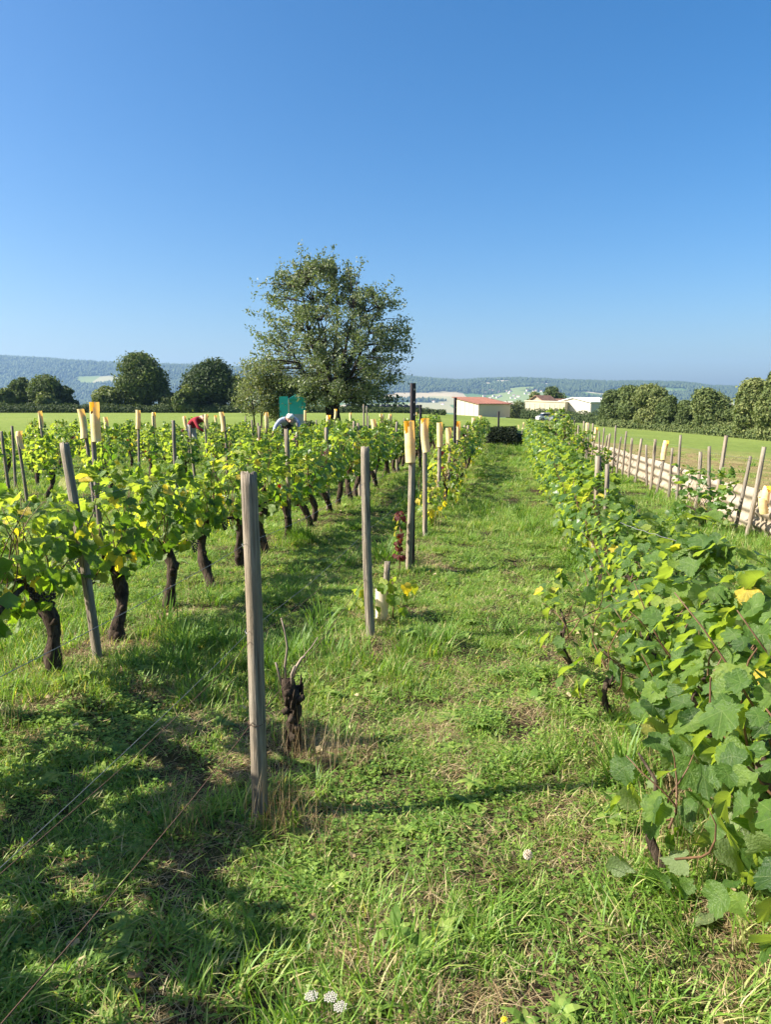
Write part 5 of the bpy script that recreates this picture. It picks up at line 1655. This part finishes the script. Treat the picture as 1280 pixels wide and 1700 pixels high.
# ------------------------------------------------------------------ the two people picking grapes
MAT['skin'] = plain("skin", (.50, .29, .21), .55, .08, 20)
MAT['navy'] = plain("navy_vest", (.02, .025, .045), .85, .2, 12)
MAT['shirt'] = plain("blue_grey_shirt", (.27, .32, .42), .85, .12, 12)
MAT['jeans'] = plain("grey_trousers", (.13, .14, .17), .9, .15, 12)
MAT['pale_trousers'] = plain("pale_grey_trousers", (.42, .42, .44), .9, .1, 12)
MAT['red'] = plain("dark_red_jumper", (.26, .018, .03), .9, .15, 12)
MAT['white_hair'] = plain("white_hair", (.72, .70, .66), .8, .1, 30)
MAT['dark_hair'] = plain("dark_hair", (.03, .022, .018), .7, .2, 30)
MAT['shoe'] = plain("boot_leather", (.06, .045, .035), .7, .2, 12)
def person(label, root, J, E, mats, hair, hair_pos):
    """J: joint -> (position, radius, colour index); E: bones; one skin surface over the whole body"""
    names = list(J)
    me = bpy.data.meshes.new("body")
    me.from_pydata([J[n_][0] for n_ in names], [(names.index(a), names.index(b)) for a, b in E], [])
    tmp = bpy.data.objects.new("tmp_body", me); COL.objects.link(tmp)
    sk = tmp.modifiers.new("skin", 'SKIN'); sk.use_smooth_shade = True
    for i_, n_ in enumerate(names):
        d_ = me.skin_vertices[0].data[i_]
        r_ = J[n_][1]; d_.radius = r_ if isinstance(r_, tuple) else (r_, r_)
        d_.use_root = (n_ == 'pelvis')
    ss = tmp.modifiers.new("sub", 'SUBSURF'); ss.levels = 2; ss.render_levels = 2
    dg = bpy.context.evaluated_depsgraph_get(); dg.update()
    nm = bpy.data.meshes.new_from_object(tmp.evaluated_get(dg))
    bpy.data.objects.remove(tmp)
    nm.name = "body"
    nm.materials.clear()
    for m_ in mats: nm.materials.append(MAT[m_])
    seg = [(np.array(J[a][0]), np.array(J[b][0]), J[b][2]) for a, b in E]
    for f_ in nm.polygons:
        c_ = np.array(f_.center)
        best = min(seg, key=lambda s_: np.linalg.norm(c_ - s_[0] - (s_[1] - s_[0]) * np.clip(np.dot(c_ - s_[0], s_[1] - s_[0]) / max(1e-9, np.dot(s_[1] - s_[0], s_[1] - s_[0])), 0, 1)))
        f_.material_index = best[2]
    e_ = thing("person", label, "person", root[0], root[1], "people working among the vines")
    link("body", nm, e_)
    rng = np.random.default_rng(2); mb_ = MB(); blob_core(mb_, hair_pos[0], hair_pos[1], rng)
    link("hair", mb_.mesh("hair", MAT[hair], True), e_)
    return e_
def hand(J, E, wrist, pos, d, side, ci):
    """palm and five unequal, slightly curled fingers"""
    p = Vector(pos); d = Vector(d).normalized(); s = Vector(side).normalized(); n_ = d.cross(s)
    J[wrist + '_palm'] = (tuple(p + d * .06), .030, ci); E.append((wrist, wrist + '_palm'))
    for k, (o_, L) in enumerate(((-.030, .065), (-.010, .080), (.010, .075), (.028, .058))):
        a = p + d * .10 + s * o_; b = a + d * L * .55 + n_ * .012; c_ = b + d * L * .35 + n_ * .03
        J[f'{wrist}_k{k}'] = (tuple(a), .0105, ci); J[f'{wrist}_m{k}'] = (tuple(b), .0095, ci); J[f'{wrist}_t{k}'] = (tuple(c_), .008, ci)
        E += [(wrist + '_palm', f'{wrist}_k{k}'), (f'{wrist}_k{k}', f'{wrist}_m{k}'), (f'{wrist}_m{k}', f'{wrist}_t{k}')]
    a = p + d * .045 - s * .045; b = a + d * .045 - s * .012 + n_ * .015
    J[wrist + '_th'] = (tuple(a), .011, ci); J[wrist + '_tt'] = (tuple(b), .009, ci); E += [(wrist + '_palm', wrist + '_th'), (wrist + '_th', wrist + '_tt')]

def stooping(turn_head=0.0, reach=True, torso=.50, colours=(0, 1, 2, 3, 4)):
    """stooping figure, facing local -Y; colours: torso, sleeve, trousers, skin, shoe"""
    ct, cs, cl, ck, co = colours
    J = {'pelvis': ((0, .30, .88), (.15, .12), cl), 'belly': ((0, .16, 1.0), (.16, .13), ct), 'chest': ((0, -.05, 1.13), (.18, .13), ct), 'neck_b': ((0, -.20, 1.19), (.085, .08), ct),
         'neck': ((0, -.26, 1.20), .055, ck), 'head': ((0, -.34, 1.19), (.085, .095), ck), 'crown': ((0, -.42, 1.17), (.075, .085), ck), 'chin': ((0, -.38, 1.10), .05, ck), 'nose': ((0, -.455, 1.10), .018, ck),
         'ear_l': ((.095, -.34, 1.17), .016, ck), 'ear_r': ((-.095, -.34, 1.17), .016, ck)}
    E = [('pelvis', 'belly'), ('belly', 'chest'), ('chest', 'neck_b'), ('neck_b', 'neck'), ('neck', 'head'), ('head', 'crown'), ('head', 'chin'), ('chin', 'nose'), ('head', 'ear_l'), ('head', 'ear_r')]
    for s, sn in ((1, 'l'), (-1, 'r')):
        sh = (.21 * s, -.12, 1.13)
        J['sh_' + sn] = (sh, .075, cs)
        if s < 0 and reach: el, wr = (-.36, -.24, .97), (-.42, -.42, .84)
        else: el, wr = (.24 * s, -.30, .84), (.12 * s, -.46, .72)
        J['el_' + sn] = (el, .052, cs); J['wr_' + sn] = (wr, .034, cs)
        E += [('chest', 'sh_' + sn), ('sh_' + sn, 'el_' + sn), ('el_' + sn, 'wr_' + sn)]
        d = Vector(wr) - Vector(el)
        J['wr2_' + sn] = (tuple(Vector(wr) + d.normalized() * .04), .028, ck); E.append(('wr_' + sn, 'wr2_' + sn))
        hand(J, E, 'wr2_' + sn, J['wr2_' + sn][0], d, (s, 0, 0), ck)
        J['hip_' + sn] = ((.11 * s, .28, .82), .105, cl); J['kn_' + sn] = ((.13 * s, .20, .46), .072, cl); J['an_' + sn] = ((.13 * s, .26, .10), .048, cl)
        J['heel_' + sn] = ((.13 * s, .28, .045), .045, co); J['toe_' + sn] = ((.15 * s, .06, .035), .040, co)
        E += [('pelvis', 'hip_' + sn), ('hip_' + sn, 'kn_' + sn), ('kn_' + sn, 'an_' + sn), ('an_' + sn, 'heel_' + sn), ('heel_' + sn, 'toe_' + sn)]
    return J, E
J, E = stooping(reach=True)
Yp = 18.2; p = at(479, 705, Yp)
person("white-haired person in navy vest and grey-blue shirt stooping over the vines", ((p.x, Yp, gz(p.x, Yp)), R(14)), J, E, ('navy', 'shirt', 'jeans', 'skin', 'shoe'), 'white_hair', ((0, -.37, 1.215), (.100, .118, .080)))
J, E = stooping(reach=False)
for n_ in list(J):   # a little lower, bent deeper
    (x, y, z), r_, c_ = J[n_]; J[n_] = ((x, y, z * .95), r_, c_)
Yp = 23.0; p = at(326, 712, Yp)
person("person in a dark red jumper and pale trousers bent double among far vines", ((p.x, Yp, gz(p.x, Yp)), R(62)), J, E, ('red', 'red', 'pale_trousers', 'skin', 'shoe'), 'dark_hair', ((0, -.37, 1.215 * .95), (.100, .118, .078)))

# ------------------------------------------------------------------ small flowers in the near grass
MAT['petal'] = plain("white_petals", (.46, .43, .38), .8, .1, 60)
MAT['yellow_petal'] = plain("yellow_petals", (.75, .50, .02), .7, .1, 60)
MAT['seedhead'] = plain("seed_head", (.55, .46, .36), .9, .2, 90)
MAT['stem'] = plain("flower_stem", (.10, .16, .04), .7, .2, 40)
def ground_hit(x, y, up=0.0):
    a, b_ = px_dir(x, y)
    Y = 1.0
    for _ in range(30):
        Y = (EYE - up - gz(a * Y, Y)) / -b_
    return a * Y, Y
fq = random.Random(12)
def flower(x, y, kind_, label, h):
    X, Y = ground_hit(x, y, h)
    e = thing(kind_, label, "flower", (X, Y, gz(X, Y)), 0)
    mb = MB(); mb.tube([(0, 0, -.01), (.004, 0, h * .5), (0, 0, h)], .0014, 5); link("stem", mb.mesh("stem", MAT['stem'], True), e)
    mb = MB()
    if kind_ == 'yarrow_flower':
        for k in range(34):
            a = k * 2.4; r = .0030 * math.sqrt(k)
            mb.tube([(r * math.cos(a), r * math.sin(a), h - .002), (r * math.cos(a) * 1.02, r * math.sin(a) * 1.02, h + .004 - r * .1)], [.0012, .0021], 6)
        link("petals", mb.mesh("petals", MAT['petal']), e)
    elif kind_ == 'dandelion_clock':
        for k in range(70):
            z = 1 - 2 * (k + .5) / 70; a = k * 2.4; r = math.sqrt(1 - z * z); d = Vector((r * math.cos(a), r * math.sin(a), z)) * .017
            mb.tube([(d.x * .2, d.y * .2, h + d.z * .2), (d.x, d.y, h + d.z)], [.0004, .0022], 4)
        link("seed_head", mb.mesh("seed_head", MAT['seedhead']), e)
    else:
        for k in range(22):
            a = k * 2.4; t = .3 + .7 * (k / 22)
            mb.tube([(0, 0, h), (.009 * t * math.cos(a), .009 * t * math.sin(a), h + .006 * (1.2 - t))], [.001, .0022], 4)
        link("petals", mb.mesh("petals", MAT['yellow_petal']), e)
flower(517, 1654, 'yarrow_flower', "small white flower head in the near grass, one of three, highest in the picture", .09)
flower(549, 1656, 'yarrow_flower', "small white flower head in the near grass, middle of the three", .085)
flower(565, 1672, 'yarrow_flower', "small white flower head in the near grass, lowest of the three", .08)
flower(877, 1419, 'dandelion_clock', "round pale seed head standing in the grass of the path", .09)
flower(837, 1693, 'dandelion_flower', "single yellow flower at the bottom edge of the picture", .05)
